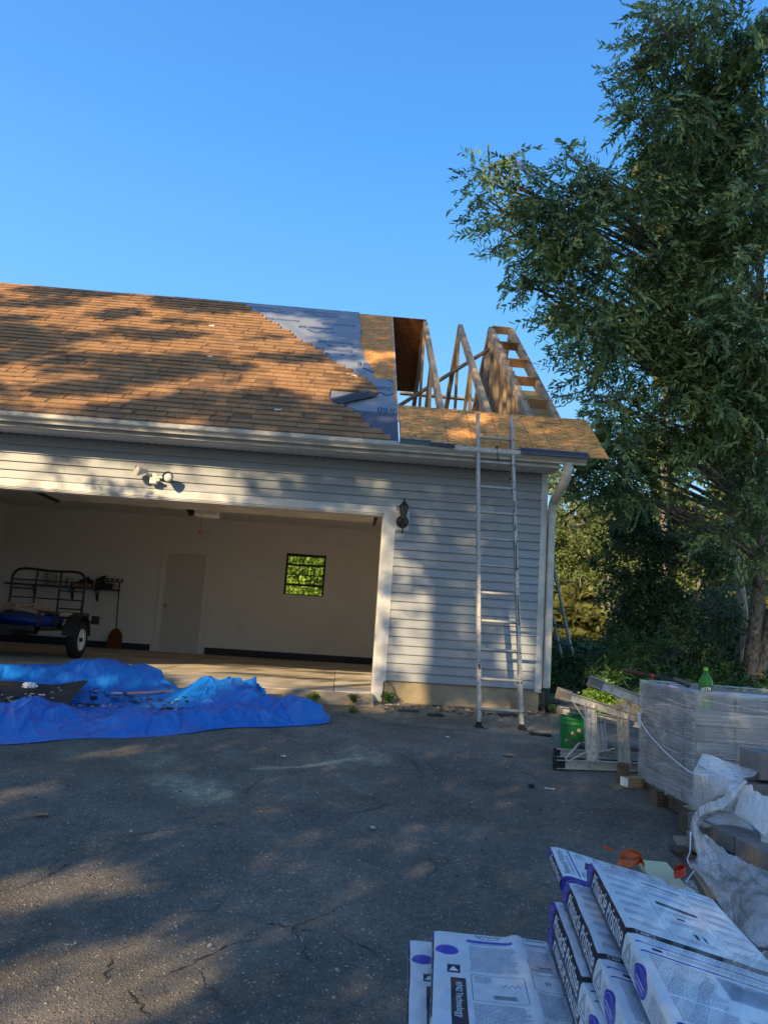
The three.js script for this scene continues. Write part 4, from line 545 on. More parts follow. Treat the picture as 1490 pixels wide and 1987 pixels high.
{
  const o = thing('hammer', 'old hammer with wooden handle lying across the top of the wrapped pavers', 'hammer'); const a = V(2.29, .525, 2.88), b = V(2.62, .475, 3.20);
  mesh('handle', [tube([a, a.clone().lerp(b, .45), a.clone().lerp(b, .60)], t => .018 - .005 * t, 20, 10)], mat([.16, .10, .06], .8, { map: rep(T.wood, 3, 1) }), o);
  mesh('grip_band', [tube([a.clone().lerp(b, .50), a.clone().lerp(b, .55)], .0175, 6, 10)], M.red, o);
  mesh('shaft', [tube([a.clone().lerp(b, .60), b], .010, 12, 8)], M.steelDark, o);
  mesh('head', [rod(b.clone().add(V(-.045, .018, -.03)), b.clone().add(V(.05, -.015, .03)), .019, 12), rod(b.clone().add(V(.03, -.01, .015)), b.clone().add(V(.052, -.016, .032)), .023, 12)], mat([.13, .12, .12], .5, { metalness: .5 }), o);
}
// smooth sheet through rows of control points, crumpled
function catmull(P, t) { const n = P.length - 1, x = clamp(t) * n, i = Math.min(n - 1, Math.floor(x)), f = x - i, a = P[Math.max(0, i - 1)], b = P[i], c = P[i + 1], d = P[Math.min(n, i + 2)]; const q = (k) => .5 * ((2 * b[k]) + (-a[k] + c[k]) * f + (2 * a[k] - 5 * b[k] + 4 * c[k] - d[k]) * f * f + (-a[k] + 3 * b[k] - 3 * c[k] + d[k]) * f * f * f); return V(q('x'), q('y'), q('z')); }
function crumple(u, v, seed, n = 9) { let h = 0; for (let i = 0; i < n; i++) { const a = (hash(i, 1, seed) - .5) * 9, b = (hash(i, 2, seed) - .5) * 9, w = .35 * fbm(u * 2.2, v * 2.2, seed + i, 2); h += (Math.abs((((a * u + b * v) * .8 + hash(i, 3, seed) + w) % 1 + 1) % 1 - .5) - .25) * (.4 + hash(i, 4, seed)); } return h / n * 2; }
function patch(rows, nu, nv, amp, seed, scale = 1, ragged = 0) {
  const pos = [], uv = [], idx = [];
  for (let j = 0; j <= nv; j++) for (let i = 0; i <= nu; i++) {
    const v0 = j / nv, u0 = i / nu; const v = clamp(v0 + ragged * (v0 > .5 ? -1 : 1) * fbm(u0 * 9, v0 > .5 ? 3 : 8, seed, 3) * Math.pow(Math.abs(v0 - .5) * 2, 6)), u = u0;
    const p = catmull(rows.map(r => catmull(r, u)), v), e = .002, du = catmull(rows.map(r => catmull(r, Math.min(1, u + e))), v).sub(catmull(rows.map(r => catmull(r, Math.max(0, u - e))), v)), dv = catmull(rows.map(r => catmull(r, u)), Math.min(1, v + e)).sub(catmull(rows.map(r => catmull(r, u)), Math.max(0, v - e)));
    const n = du.cross(dv); if (n.lengthSq() > 1e-16) n.normalize(); const h = amp * (crumple(p.x * scale * 2.2 + p.z, p.y * scale * 2.2 + p.z * scale, seed) * 1.3 + .9 * cones(p.x * 1.2 + p.z * .5, p.y * 1.2 - p.z * .4, 9 * scale, seed, .35) + .12 * (fbm(u * 30, v * 6, seed, 3) - .5));
    p.addScaledVector(n, h); pos.push(p.x, p.y, p.z); uv.push(u * 1.3 * scale, v * 1.0 * scale);
  }
  for (let j = 0; j < nv; j++) for (let i = 0; i < nu; i++) { const a = j * (nu + 1) + i; idx.push(a, a + 1, a + nu + 1, a + 1, a + nu + 2, a + nu + 1); }
  const g = new THREE.BufferGeometry(); g.setAttribute('position', new THREE.Float32BufferAttribute(pos, 3)); g.setAttribute('uv', new THREE.Float32BufferAttribute(uv, 2)); g.setIndex(idx); g.computeVertexNormals(); return g;
}
// ------------------------------------------------------------------ the torn pallet
{
  const o = thing('torn_paver_pallet', 'half emptied pallet of pavers with torn film hanging off it', 'pallet', [0, 0, 0]); let k = 500; const hy = .105, y0 = -.405;
  for (const z of [4.24, 4.45, 4.68, 4.92, 5.16]) mesh('deck_board', beam(V(2.10, y0 - .063, z), V(3.3, y0 - .06, z), .13, .018), M.woodOld, o);
  for (const x of [2.15, 2.7, 3.25]) mesh('stringer', beam(V(x, y0 - .10, 4.18), V(x, y0 - .14, 5.3), .04, .085), M.woodOld, o);
  for (let c = 0; c < 4; c++) for (let j = 0; j < 6; j++) { const n = c === 0 ? (j < 1 ? 2 : 2) : c === 1 ? (j < 1 ? 4 : j < 3 ? 2 : 3) : 4; for (let r = 0; r < n; r++) if (r >= n - 2 || c === 0 || j === 0 || c === 1) paver(o, 2.315 + c * .272 + (r % 2) * .01, y0 + r * hy, 4.31 + j * .185, 0, k++); }
  for (let i = 0; i < 3; i++) { const q = paver(o, 2.635 + i * .19, y0 + 4 * hy + .045, 4.27, Math.PI / 2, k++); q.rotation.set(0, Math.PI / 2, Math.PI / 2 * 0); q.scale.set(.9, 1.6, .95); }
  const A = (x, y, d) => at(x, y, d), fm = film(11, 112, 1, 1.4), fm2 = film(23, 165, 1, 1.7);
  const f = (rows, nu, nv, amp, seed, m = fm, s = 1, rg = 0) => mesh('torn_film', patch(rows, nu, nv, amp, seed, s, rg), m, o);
  // standing corner and the flap behind it
  f([[A(1362, 1462, 4.75), A(1392, 1470, 4.7), A(1440, 1488, 4.65), A(1475, 1492, 4.6)], [A(1352, 1482, 4.62), A(1390, 1500, 4.5), A(1425, 1512, 4.45), A(1462, 1506, 4.45)]], 50, 14, .010, 3, fm2);
  f([[A(1368, 1466, 4.74), A(1400, 1500, 4.45), A(1440, 1513, 4.4)], [A(1346, 1494, 4.62), A(1385, 1524, 4.42), A(1422, 1528, 4.36)], [A(1344, 1535, 4.62), A(1378, 1548, 4.42), A(1408, 1540, 4.36)], [A(1345, 1572, 4.62), A(1365, 1566, 4.5), A(1390, 1556, 4.4)]], 60, 60, .008, 5);
  // the twisted rope of film from the crest down to the pallet corner
  f([[A(1443, 1510, 4.38), A(1418, 1524, 4.34), A(1396, 1550, 4.32), A(1362, 1562, 4.4), A(1345, 1580, 4.45), A(1337, 1618, 4.4)], [A(1446, 1516, 4.30), A(1428, 1540, 4.24), A(1404, 1566, 4.22), A(1370, 1578, 4.3), A(1352, 1592, 4.36), A(1346, 1625, 4.3)], [A(1448, 1520, 4.35), A(1434, 1560, 4.3), A(1412, 1578, 4.3), A(1376, 1588, 4.36), A(1358, 1600, 4.4), A(1352, 1630, 4.36)]], 90, 26, .020, 7, fm2, 2);
  // ledge film over the bricks left of the crest
  f([[A(1352, 1596, 4.45), A(1384, 1584, 4.4), A(1418, 1576, 4.3), A(1432, 1568, 4.3)], [A(1366, 1606, 4.32), A(1400, 1600, 4.3), A(1436, 1604, 4.2), A(1462, 1612, 4.15)]], 40, 14, .006, 9, fm);
  // wrinkled sheet on the right
  f([[A(1446, 1512, 4.3), A(1468, 1524, 4.2), A(1500, 1548, 4.1)], [A(1434, 1550, 4.25), A(1462, 1558, 4.12), A(1500, 1572, 4.05)], [A(1424, 1576, 4.2), A(1456, 1588, 4.06), A(1498, 1604, 4.0)], [A(1444, 1598, 4.15), A(1466, 1612, 4.0), A(1502, 1650, 3.95)]], 60, 60, .016, 13, fm2, 1.6, .25);
  f([[A(1470, 1598, 4.05), A(1484, 1604, 4.0), A(1502, 1604, 3.95)], [A(1476, 1634, 4.0), A(1486, 1640, 3.96), A(1500, 1644, 3.9)], [A(1478, 1656, 4.0), A(1486, 1664, 3.96), A(1500, 1668, 3.9)]], 24, 40, .015, 15, fm2, 2, .4);
  // the big lower sheet hanging towards the bundles
  f([[A(1345, 1588, 4.40), A(1364, 1612, 4.25), A(1400, 1640, 4.05), A(1450, 1668, 3.8), A(1505, 1692, 3.6)], [A(1344, 1620, 4.3), A(1372, 1648, 4.1), A(1408, 1680, 3.8), A(1455, 1706, 3.5), A(1505, 1730, 3.25)], [A(1350, 1660, 4.1), A(1382, 1690, 3.8), A(1418, 1724, 3.4), A(1458, 1750, 3.1), A(1505, 1775, 2.9)], [A(1340, 1672, 4.0), A(1380, 1708, 3.6), A(1420, 1770, 3.1), A(1452, 1800, 2.75), A(1505, 1830, 2.55)], [A(1335, 1680, 3.95), A(1376, 1722, 3.5), A(1412, 1792, 2.95), A(1446, 1822, 2.6), A(1505, 1850, 2.4)]], 110, 110, .022, 17, fm, 1.3, .12);
  f([[A(1346, 1592, 4.38), A(1352, 1606, 4.3), A(1362, 1622, 4.2)], [A(1346, 1630, 4.26), A(1362, 1640, 4.15), A(1388, 1656, 4.0)], [A(1352, 1664, 4.08), A(1372, 1674, 3.95), A(1396, 1694, 3.7)], [A(1356, 1690, 3.9), A(1378, 1704, 3.7), A(1404, 1724, 3.45)]], 40, 60, .018, 19, fm2, 2, .3);
  // puffed end lying on the bundles
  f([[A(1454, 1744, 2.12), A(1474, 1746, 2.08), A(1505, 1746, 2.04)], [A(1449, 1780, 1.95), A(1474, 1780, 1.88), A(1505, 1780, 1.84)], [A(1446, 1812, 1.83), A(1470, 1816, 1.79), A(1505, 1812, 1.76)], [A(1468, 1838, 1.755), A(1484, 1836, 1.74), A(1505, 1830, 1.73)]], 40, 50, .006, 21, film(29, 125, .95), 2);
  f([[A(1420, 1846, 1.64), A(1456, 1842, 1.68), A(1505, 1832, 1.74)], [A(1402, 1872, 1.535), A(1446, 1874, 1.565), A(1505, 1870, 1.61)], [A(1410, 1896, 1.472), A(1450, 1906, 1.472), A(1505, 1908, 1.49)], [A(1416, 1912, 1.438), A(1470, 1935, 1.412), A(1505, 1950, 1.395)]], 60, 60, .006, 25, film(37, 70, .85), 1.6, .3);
  mesh('film_strand', [tube([A(1339, 1615, 4.3), A(1338, 1650, 4.2), A(1333, 1668, 4.05), A(1342, 1686, 3.9)], .004, 20, 5), tube([A(1346, 1690, 3.8), A(1338, 1700, 3.7), A(1330, 1712, 3.6)], .003, 12, 5)], mat([.72, .74, .78], .4), o);
}
// ------------------------------------------------------------------ bundles of shingles
const blue = '#2a2ea8', ink = '#2b2f45', navy = '#15172b';
const greek = (c, r, x, y, w, n, lh, v = 1) => { for (let i = 0; i < n; i++) { let q = x; const end = x + w * (i === n - 1 ? .3 + .5 * r() : .88 + .12 * r()); while (q < end) { const l = 3 + 13 * r(); c.fillStyle = `rgba(52,58,92,${(.45 + .35 * r()) * v})`; c.fillRect(q, y + i * lh, Math.min(l, end - q), lh * .46); q += l + 2.6; } } };
function wear(c, r, w, h, n) { for (let i = 0; i < n; i++) { c.fillStyle = `rgba(${r() < .5 ? '120,110,90' : '60,60,70'},${.03 + .08 * r()})`; c.beginPath(); c.ellipse(r() * w, r() * h, 3 + 26 * r() * r(), 2 + 10 * r() * r(), r() * 3, 0, 7); c.fill(); } for (let i = 0; i < n * 2; i++) { c.fillStyle = `rgba(40,36,34,${.25 + .4 * r()})`; c.fillRect(r() * w, r() * h, 1 + 2 * r(), 1 + 2 * r()); } }
// print: x 0..640 is the top, 640..768 the left side (its top edge at 768), 768..896 the right side, 896..1024 the ends; y runs from the far end to the near one
function sidePrint(c, r) {
  c.fillStyle = '#e4e8ef'; c.fillRect(640, 0, 256, 2048);
  for (const x0 of [640, 768]) {
    c.fillStyle = '#3f3aa8'; c.fillRect(x0, 0, 128, 150); c.strokeStyle = '#8f8ce0'; c.lineWidth = 7; c.beginPath(); c.arc(x0 + 64, 74, 40, 0, 7); c.stroke(); c.beginPath(); c.moveTo(x0 + 30, 110); c.lineTo(x0 + 66, 40); c.lineTo(x0 + 98, 116); c.stroke();
    c.fillStyle = navy; c.fillRect(x0, 150, 128, 860);
    c.save(); c.translate(x0 + 24, 190); c.rotate(Math.PI / 2); c.fillStyle = '#e9ebf3'; c.font = 'bold 122px sans-serif'; c.textBaseline = 'alphabetic'; const t = 'Pinnacle Pristine', m = c.measureText(t).width; c.scale(790 / m, 1); c.fillText(t, 0, 0); c.restore();
    c.save(); c.translate(x0 + 64, 1105); c.strokeStyle = '#33384f'; c.lineWidth = 6; c.beginPath(); c.moveTo(-50, -70); c.lineTo(50, 0); c.lineTo(-50, 70); c.closePath(); c.stroke(); c.beginPath(); c.moveTo(-30, -40); c.lineTo(26, 0); c.lineTo(-30, 40); c.closePath(); c.stroke(); c.restore(); greek(c, r, x0 + 16, 1190, 96, 5, 14);
    c.fillStyle = '#3336b4'; c.beginPath(); c.ellipse(x0 + 64, 1340, 60, 104, 0, 0, 7); c.fill(); c.strokeStyle = '#b9bcf0'; c.lineWidth = 3; c.beginPath(); c.ellipse(x0 + 64, 1340, 44, 84, 0, 0, 7); c.stroke(); c.save(); c.translate(x0 + 58, 1270); c.rotate(Math.PI / 2); c.fillStyle = '#cfd2fa'; c.fillRect(0, 0, 140, 7); c.fillRect(12, 16, 110, 6); c.restore();
    greek(c, r, x0 + 18, 1500, 90, 24, 13);
  }
}
const wrapA = canvasTex(1024, 2048, (c, w, h) => {
  const r = rng(61); c.fillStyle = '#e3e7ee'; c.fillRect(0, 0, w, h); sidePrint(c, r);
  c.fillStyle = ink; c.font = 'bold 50px sans-serif'; c.save(); c.scale(1.25, 1); c.fillText('Pinnacle Pristine', 30, 56); c.restore(); c.fillStyle = '#4750a8'; c.font = 'bold 21px sans-serif'; c.fillText('FEATURING SCOTCHGARD PROTECTOR', 66, 84);
  c.fillStyle = blue; c.fillRect(20, 100, 600, 9);
  for (let i = 0; i < 7; i++) { const y = 130 + i * 118; c.fillStyle = '#39406a'; c.fillRect(36, y, 90 + 40 * r(), 7); greek(c, r, 36, y + 14, 150, 4, 9); c.fillStyle = '#39406a'; c.fillRect(468, y + 20, 80 + 50 * r(), 7); greek(c, r, 468, y + 34, 150, 4, 9); }
  c.strokeStyle = '#555b80'; c.lineWidth = 2; for (const x of [205, 448]) { c.beginPath(); c.moveTo(x, 120); c.bezierCurveTo(x + 22, 400, x - 12, 600, x + 14, 930); c.stroke(); }
  const par = (x, y, w2, h2, s, f) => { c.fillStyle = f; c.beginPath(); c.moveTo(x, y); c.lineTo(x + w2, y + s); c.lineTo(x + w2, y + s + h2); c.lineTo(x, y + h2); c.fill(); };
  par(232, 165, 185, 20, 30, '#3a4150'); c.strokeStyle = '#3b3f98'; c.lineWidth = 6; for (const y of [240, 330, 350]) { c.beginPath(); c.moveTo(230, y); c.lineTo(430, y + 26); c.stroke(); }
  par(236, 440, 190, 46, 34, '#3d4452'); for (let i = 0; i < 14; i++) par(236 + i * 14, 432 + i * 2.4, 9, 14, 0, '#c9cdd2'); par(300, 610, 36, 20, 4, '#30343f'); greek(c, r, 230, 545, 200, 4, 10); greek(c, r, 230, 660, 200, 6, 10); par(330, 770, 16, 60, 6, '#2d3140'); par(366, 770, 12, 60, 24, '#2d3140'); greek(c, r, 230, 860, 190, 5, 10);
  c.fillStyle = navy; c.fillRect(0, 960, 640, 58); c.strokeStyle = '#dfe3ec'; c.lineWidth = 3; c.strokeRect(40, 970, 74, 38); c.fillStyle = '#eef0f6'; c.font = 'bold 30px sans-serif'; c.fillText('HP', 54, 1000);
  c.fillStyle = '#4148a4'; c.font = 'bold 19px sans-serif'; c.fillText('FOR ROOF DECK APPLICATION: PLEASE READ ALL', 60, 1046); greek(c, r, 60, 1056, 520, 2, 10); c.fillStyle = blue; c.fillRect(14, 1086, 612, 15); c.fillStyle = '#dfe3f4'; c.font = 'bold 13px sans-serif'; c.fillText('ASTM D3462  ·  ALL COLORS LIMITED WARRANTY  ·  UL', 30, 1098);
  c.fillStyle = '#30343f'; c.fillRect(70, 1122, 40, 26); greek(c, r, 130, 1120, 440, 4, 9); c.fillStyle = blue; c.fillRect(14, 1176, 612, 14);
  greek(c, r, 40, 1206, 230, 26, 12); c.fillStyle = 'rgba(110,122,160,.55)'; c.fillRect(290, 1216, 280, 180); greek(c, r, 300, 1226, 250, 13, 12, .8); greek(c, r, 40, 1530, 250, 14, 12); c.fillStyle = 'rgba(110,122,160,.4)'; c.fillRect(310, 1520, 250, 130); greek(c, r, 320, 1530, 230, 9, 12, .7);
  c.fillStyle = blue; c.fillRect(14, 1716, 612, 17); c.strokeStyle = '#5560a0'; c.lineWidth = 5; for (const q of [52, 40, 26]) { c.beginPath(); c.ellipse(330, 1800, q * 1.2, q, 0, 0, 7); c.stroke(); } greek(c, r, 40, 1770, 210, 16, 12); greek(c, r, 420, 1770, 190, 16, 12);
  wear(c, r, 640, h, 150);
});
const wrapB = canvasTex(1024, 2048, (c, w, h) => {
  const r = rng(67); c.fillStyle = '#e1e5ec'; c.fillRect(0, 0, w, h); sidePrint(c, r);
  c.strokeStyle = '#343a52'; c.lineWidth = 5; c.beginPath(); c.arc(300, 40, 72, .25, 2.9); c.stroke(); for (let i = 0; i < 5; i++) { c.beginPath(); c.moveTo(236 + i * 28, 58); c.lineTo(252 + i * 26, 92 - 8 * (i % 2)); c.lineTo(264 + i * 26, 62); c.stroke(); }
  c.fillStyle = '#3d44bb'; c.save(); c.translate(180, 128); c.rotate(.02); c.fillRect(0, 0, 250, 34); c.restore(); greek(c, r, 200, 170, 210, 2, 11);
  greek(c, r, 190, 216, 250, 26, 12); greek(c, r, 500, 210, 130, 20, 13);
  c.strokeStyle = '#3a4058'; c.lineWidth = 3; c.strokeRect(496, 40, 136, 130); c.fillStyle = 'rgba(80,84,110,.55)'; c.fillRect(506, 60, 110, 26); c.fillRect(506, 126, 110, 26);
  c.strokeRect(190, 560, 262, 270); greek(c, r, 204, 574, 90, 6, 12); c.fillStyle = 'rgba(70,74,96,.6)'; c.fillRect(290, 760, 110, 40); c.beginPath(); for (let i = 0; i < 8; i++) c.lineTo(330 + i * 14, 640 + (i % 2) * 34); c.stroke();
  c.strokeRect(494, 330, 140, 170); c.fillStyle = 'rgba(70,74,96,.6)'; c.fillRect(540, 400, 70, 28); greek(c, r, 504, 440, 120, 4, 11); c.strokeRect(494, 510, 140, 170); c.fillRect(556, 570, 8, 40); c.fillRect(570, 570, 8, 40); greek(c, r, 500, 710, 130, 20, 12); greek(c, r, 190, 860, 260, 40, 12); greek(c, r, 500, 1000, 130, 50, 13); greek(c, r, 190, 1400, 260, 30, 12);
  c.fillStyle = '#3d44bb'; c.beginPath(); c.ellipse(70, 290, 62, 62, 0, 0, 7); c.fill(); c.fillStyle = navy; c.fillRect(70, 470, 66, 90); c.fillStyle = '#e9ebf3'; c.beginPath(); c.moveTo(78, 540); c.lineTo(100, 486); c.lineTo(128, 540); c.fill(); c.fillStyle = navy; c.fillRect(86, 610, 76, 700); c.save(); c.translate(110, 650); c.rotate(Math.PI / 2); c.fillStyle = '#dde0ea'; c.font = 'bold 44px sans-serif'; c.fillText('HP42 Technology', 0, 0); c.restore(); greek(c, r, 24, 1340, 130, 30, 13);
  wear(c, r, 640, h, 190);
});
const bundleM = [wrapA, wrapB].map(t => mat([.97, .96, .92], .34, { map: t, bumpMap: rep(T.crumple, 2, 4), bumpScale: .007 }));
const BW = .337, BL = 1.067, BT = .058;
function bundleGeo(seed, L = BL, W = BW, droop = 0, crease = 0) {
  const nz = 44, pos = [], uv = [], idx = []; const rr = .010;
  const dsp = (x, z) => .006 * (fbm(x * 7, z * 6, seed, 3) - .5) + .004 * crumple(x * 1.6, z * 1.1, seed + 3) - droop * Math.pow(z / L, 2) + crease * Math.exp(-Math.pow((x - .235 - .02 * Math.sin(z * 4)) / .018, 2)) * (1 - .4 * Math.sin(z * 6));
  const strip = (pts) => { const base = pos.length / 3, m = pts.length; for (let j = 0; j <= nz; j++) { const z = L * j / nz, e = Math.min(z, L - z); const pin = e < .03 ? (1 - e / .03) : 0; pts.forEach(([x, y, u]) => { const d = dsp(x, z); const yy = y > -BT * .9 ? (y + d) : y + .3 * d; pos.push(x + .004 * (fbm(z * 5, x * 3 + y * 20, seed + 5, 3) - .5), lerp(yy, -BT * .45, pin * pin * .35), z); uv.push(u, 1 - z / L * (L / BL) * .998); }); if (j) for (let i = 0; i < m - 1; i++) { const a = base + (j - 1) * m + i; idx.push(a, a + m, a + 1, a + 1, a + m, a + m + 1); } } };
  const top = []; for (let i = 0; i <= 22; i++) { const t = i / 22; top.push([lerp(rr * .5, W - rr * .5, t), -((t === 0 || t === 1) ? rr * .35 : 0), t * .624 + .0005]); }
  strip(top); strip([[rr * .2, -BT, .627], [0, -BT * .7, .66], [0, -BT * .35, .70], [rr * .1, -rr, .735], [rr * .5, -rr * .35, .7475]]);
  strip([[W - rr * .5, -rr * .35, .8745], [W, -rr, .862], [W, -BT * .5, .81], [W - rr * .2, -BT, .7535]]); strip([[W - rr * .2, -BT, .02], [rr * .2, -BT, .6]]);
  for (const [z, f] of [[0, 1], [L, -1]]) { const b = pos.length / 3; for (let i = 0; i <= 12; i++) for (const y of [-.002, -BT * .5, -BT]) { const x = lerp(rr * .3, W - rr * .3, i / 12); pos.push(x, (y > -.01 ? lerp(y + dsp(x, z), -BT * .45, .35) : y < -BT * .8 ? lerp(y, -BT * .45, .3) : y), z + f * .001 - f * .006 * (1 - Math.abs(y / BT * 2 + 1))); uv.push(.7475 + .12 * (y / BT), 1 - .5 * (1 - i / 12)); } for (let i = 0; i < 12; i++) for (let k = 0; k < 2; k++) { const a = b + i * 3 + k; idx.push(a, a + 3, a + 1, a + 1, a + 3, a + 4); } }
  const g = new THREE.BufferGeometry(); g.setAttribute('position', new THREE.Float32BufferAttribute(pos, 3)); g.setAttribute('uv', new THREE.Float32BufferAttribute(uv, 2)); g.setIndex(idx); g.computeVertexNormals(); return g;
}
{
  const B = (label, geo, m, p, ry, rz = 0, group) => { const o = thing('shingle_bundle', label, 'shingle bundle', p, ry, group); o.rotation.order = 'YXZ'; o.rotation.z = rz; mesh('wrapper', geo, m, o); return o; };
  const ga = bundleGeo(3, BL, BW, .012), gb = bundleGeo(8, BL, BW, .006), gc = bundleGeo(14), gd = bundleGeo(21, BL, BW, 0, .010);
  const tilt = -.20;
  B('topmost white shingle bundle of the right hand stack, with its whole printed top in view', ga, bundleM[0], [.75, .12, 6.73], -.175, tilt);
  B('white bundle just under the topmost one, its dark lettered side a step to the left', gb, bundleM[0], [.692, .058, 6.705], -.165, tilt);
  B('third bundle down in the right stack, its side reading beside the darker gap', gc, bundleM[0], [.662, -.004, 6.68], -.155, tilt);
  B('fourth bundle down, in the shadowed gap between the two stacks', gb, bundleM[0], [.668, -.066, 6.66], -.15, tilt);
  B('bundle lying crosswise at the far end of the right stack behind the topmost one', bundleGeo(31, .50), bundleM[0], [.745, .012, 6.505], Math.PI / 2 - .16, 0).rotation.x = .2;
  B('flat creased white bundle on top of the left front stack', gd, bundleM[1], [.342, -.14, 6.56], -.135);
  B('bundle under the creased one, sticking out on its left', gc, bundleM[1], [.282, -.2, 6.48], -.10);
  for (let k = 0; k < 8; k++) { B('white bundle buried low in the left front stack', k % 2 ? gb : gc, bundleM[1], [.30 + .012 * (k % 3), -.262 - k * .06, 6.54], -.12, 0, 'bundles low in the left front stack'); B('white bundle buried low in the right hand stack', k % 2 ? gc : gb, bundleM[0], [.69 + .01 * (k % 3), -.128 - k * .06, 6.66], -.15, tilt, 'bundles low in the right hand stack'); }
  const pal = thing('low_pallet', 'weathered wooden pallet under the stacks of shingle bundles', 'pallet', [.30, -.77, 6.6], -.14); for (const z of [.05, .3, .55, .8, 1.0]) mesh('deck_board', beam(V(0, .0, z), V(.9, .0, z), .12, .02), M.woodOld, pal); for (const x of [.03, .45, .87]) mesh('stringer', beam(V(x, -.055, 0), V(x, -.055, 1.05), .04, .085), M.woodOld, pal);
}
// orange strap, foam offcut and red loop beside the far end of the stack
{
  const A = (x, y, d) => at(x, y, d), rib = (pts, w, m, name, parent) => { const c = new THREE.CatmullRomCurve3(pts), n = 40, pos = [], idx = [], uv = []; for (let i = 0; i <= n; i++) { const p = c.getPoint(i / n); for (const s of [0, 1]) { pos.push(p.x, p.y + s * w, p.z); uv.push(i / n * 2, s); } if (i) idx.push(2 * i - 2, 2 * i - 1, 2 * i, 2 * i, 2 * i - 1, 2 * i + 1); } const g = new THREE.BufferGeometry(); g.setAttribute('position', new THREE.Float32BufferAttribute(pos, 3)); g.setAttribute('uv', new THREE.Float32BufferAttribute(uv, 2)); g.setIndex(idx); g.computeVertexNormals(); return mesh(name, g, m, parent); };
  const o = thing('orange_strap', 'folded orange plastic strap sticking up behind the topmost bundle', 'strap');
  rib([A(1199, 1672, 2.62), A(1204, 1664, 2.68), A(1224, 1658, 2.72), A(1240, 1664, 2.68), A(1241, 1676, 2.6), A(1222, 1682, 2.56), A(1200, 1678, 2.58), A(1199, 1670, 2.62)], .019, M.orange, 'loop', o);
  rib([A(1170, 1645, 2.72), A(1180, 1650, 2.70), A(1188, 1655, 2.66)], .012, M.orange, 'tail', o).rotation.set(0, 0, 0); rib([A(1241, 1672, 2.62), A(1246, 1680, 2.58), A(1250, 1686, 2.54)], .02, M.orange, 'tail', o); rib([A(1206, 1668, 2.64), A(1222, 1667, 2.60), A(1240, 1674, 2.62)], .024, M.orange, 'fold', o);
  const p = thing('foam_board', 'pale yellow foam offcut leaning behind the topmost bundle', 'board'); mesh('board', beam(A(1264, 1674, 2.78), A(1300, 1722, 2.55), .105, .014, V(0, 1, .1)), mat([.62, .55, .33], .9, { bumpMap: rep(T.grain, 3), bumpScale: .002 }), p); mesh('edge', [beam(A(1264, 1674, 2.781), A(1300, 1722, 2.551), .1055, .004, V(0, 1, .1))], mat([.50, .40, .22], .9), p);
  const q = thing('red_strap', 'small red plastic loop by the torn film', 'strap'); rib([A(1306, 1704, 2.55), A(1310, 1694, 2.6), A(1322, 1692, 2.62), A(1330, 1697, 2.56), A(1322, 1702, 2.52), A(1308, 1706, 2.53)], .025, mat([.55, .04, .015], .5), 'loop', q);
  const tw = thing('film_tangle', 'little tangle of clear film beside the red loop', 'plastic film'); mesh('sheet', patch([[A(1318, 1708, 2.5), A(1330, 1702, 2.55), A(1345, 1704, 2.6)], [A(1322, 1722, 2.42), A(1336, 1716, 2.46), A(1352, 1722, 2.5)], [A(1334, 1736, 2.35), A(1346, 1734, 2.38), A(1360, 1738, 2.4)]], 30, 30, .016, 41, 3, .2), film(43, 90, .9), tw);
}
// ------------------------------------------------------------------ blue tarpaulin with roofing rubbish
const FR = [[-4.9, 3.45], [-3.4, 3.15], [-2.52, 2.74], [-2.12, 2.46], [-1.47, 2.22], [-.92, 1.75], [-.50, 1.60], [-.22, 1.46], [-.05, 1.30], [-.03, 1.25]].map(([x, z]) => V(x, 0, z));
const BK = [[-4.9, .4], [-3.9, .1], [-3.3, -.10], [-2.95, -.30], [-2.4, -.22], [-1.9, .15], [-1.55, .42], [-1.25, .30], [-.98, .42], [-.78, .72], [-.45, 1.0], [-.03, 1.2]].map(([x, z]) => V(x, 0, z));
const baseY = (x, z) => { const g = H(x, z) + .014; return z < .42 ? Math.max(g, lerp(g, .012, sstep(.42, .12, z))) : g; };
function cones(x, z, f, seed, an = 1) {                 // facets: the lower envelope of scattered cones, sharp where two meet
  const a = hash(seed, 1, 2) * 3.14, c = Math.cos(a), s = Math.sin(a), u = (x * c + z * s) * f, w = (-x * s + z * c) * f * an, i0 = Math.floor(u), j0 = Math.floor(w); let m = 9, n = 9;
  for (let i = i0 - 1; i <= i0 + 1; i++) for (let j = j0 - 1; j <= j0 + 1; j++) { const du = u - i - hash(i, j, seed), dw = w - j - hash(i, j, seed + 1), d = Math.hypot(du, dw) * (.6 + .6 * hash(i, j, seed + 2)) + .35 * hash(i, j, seed + 3); if (d < m) { n = m; m = d; } else if (d < n) n = d; }
  return (m - .45) * .9 + .12 * (sstep(.12, 0, n - m) - .3);
}
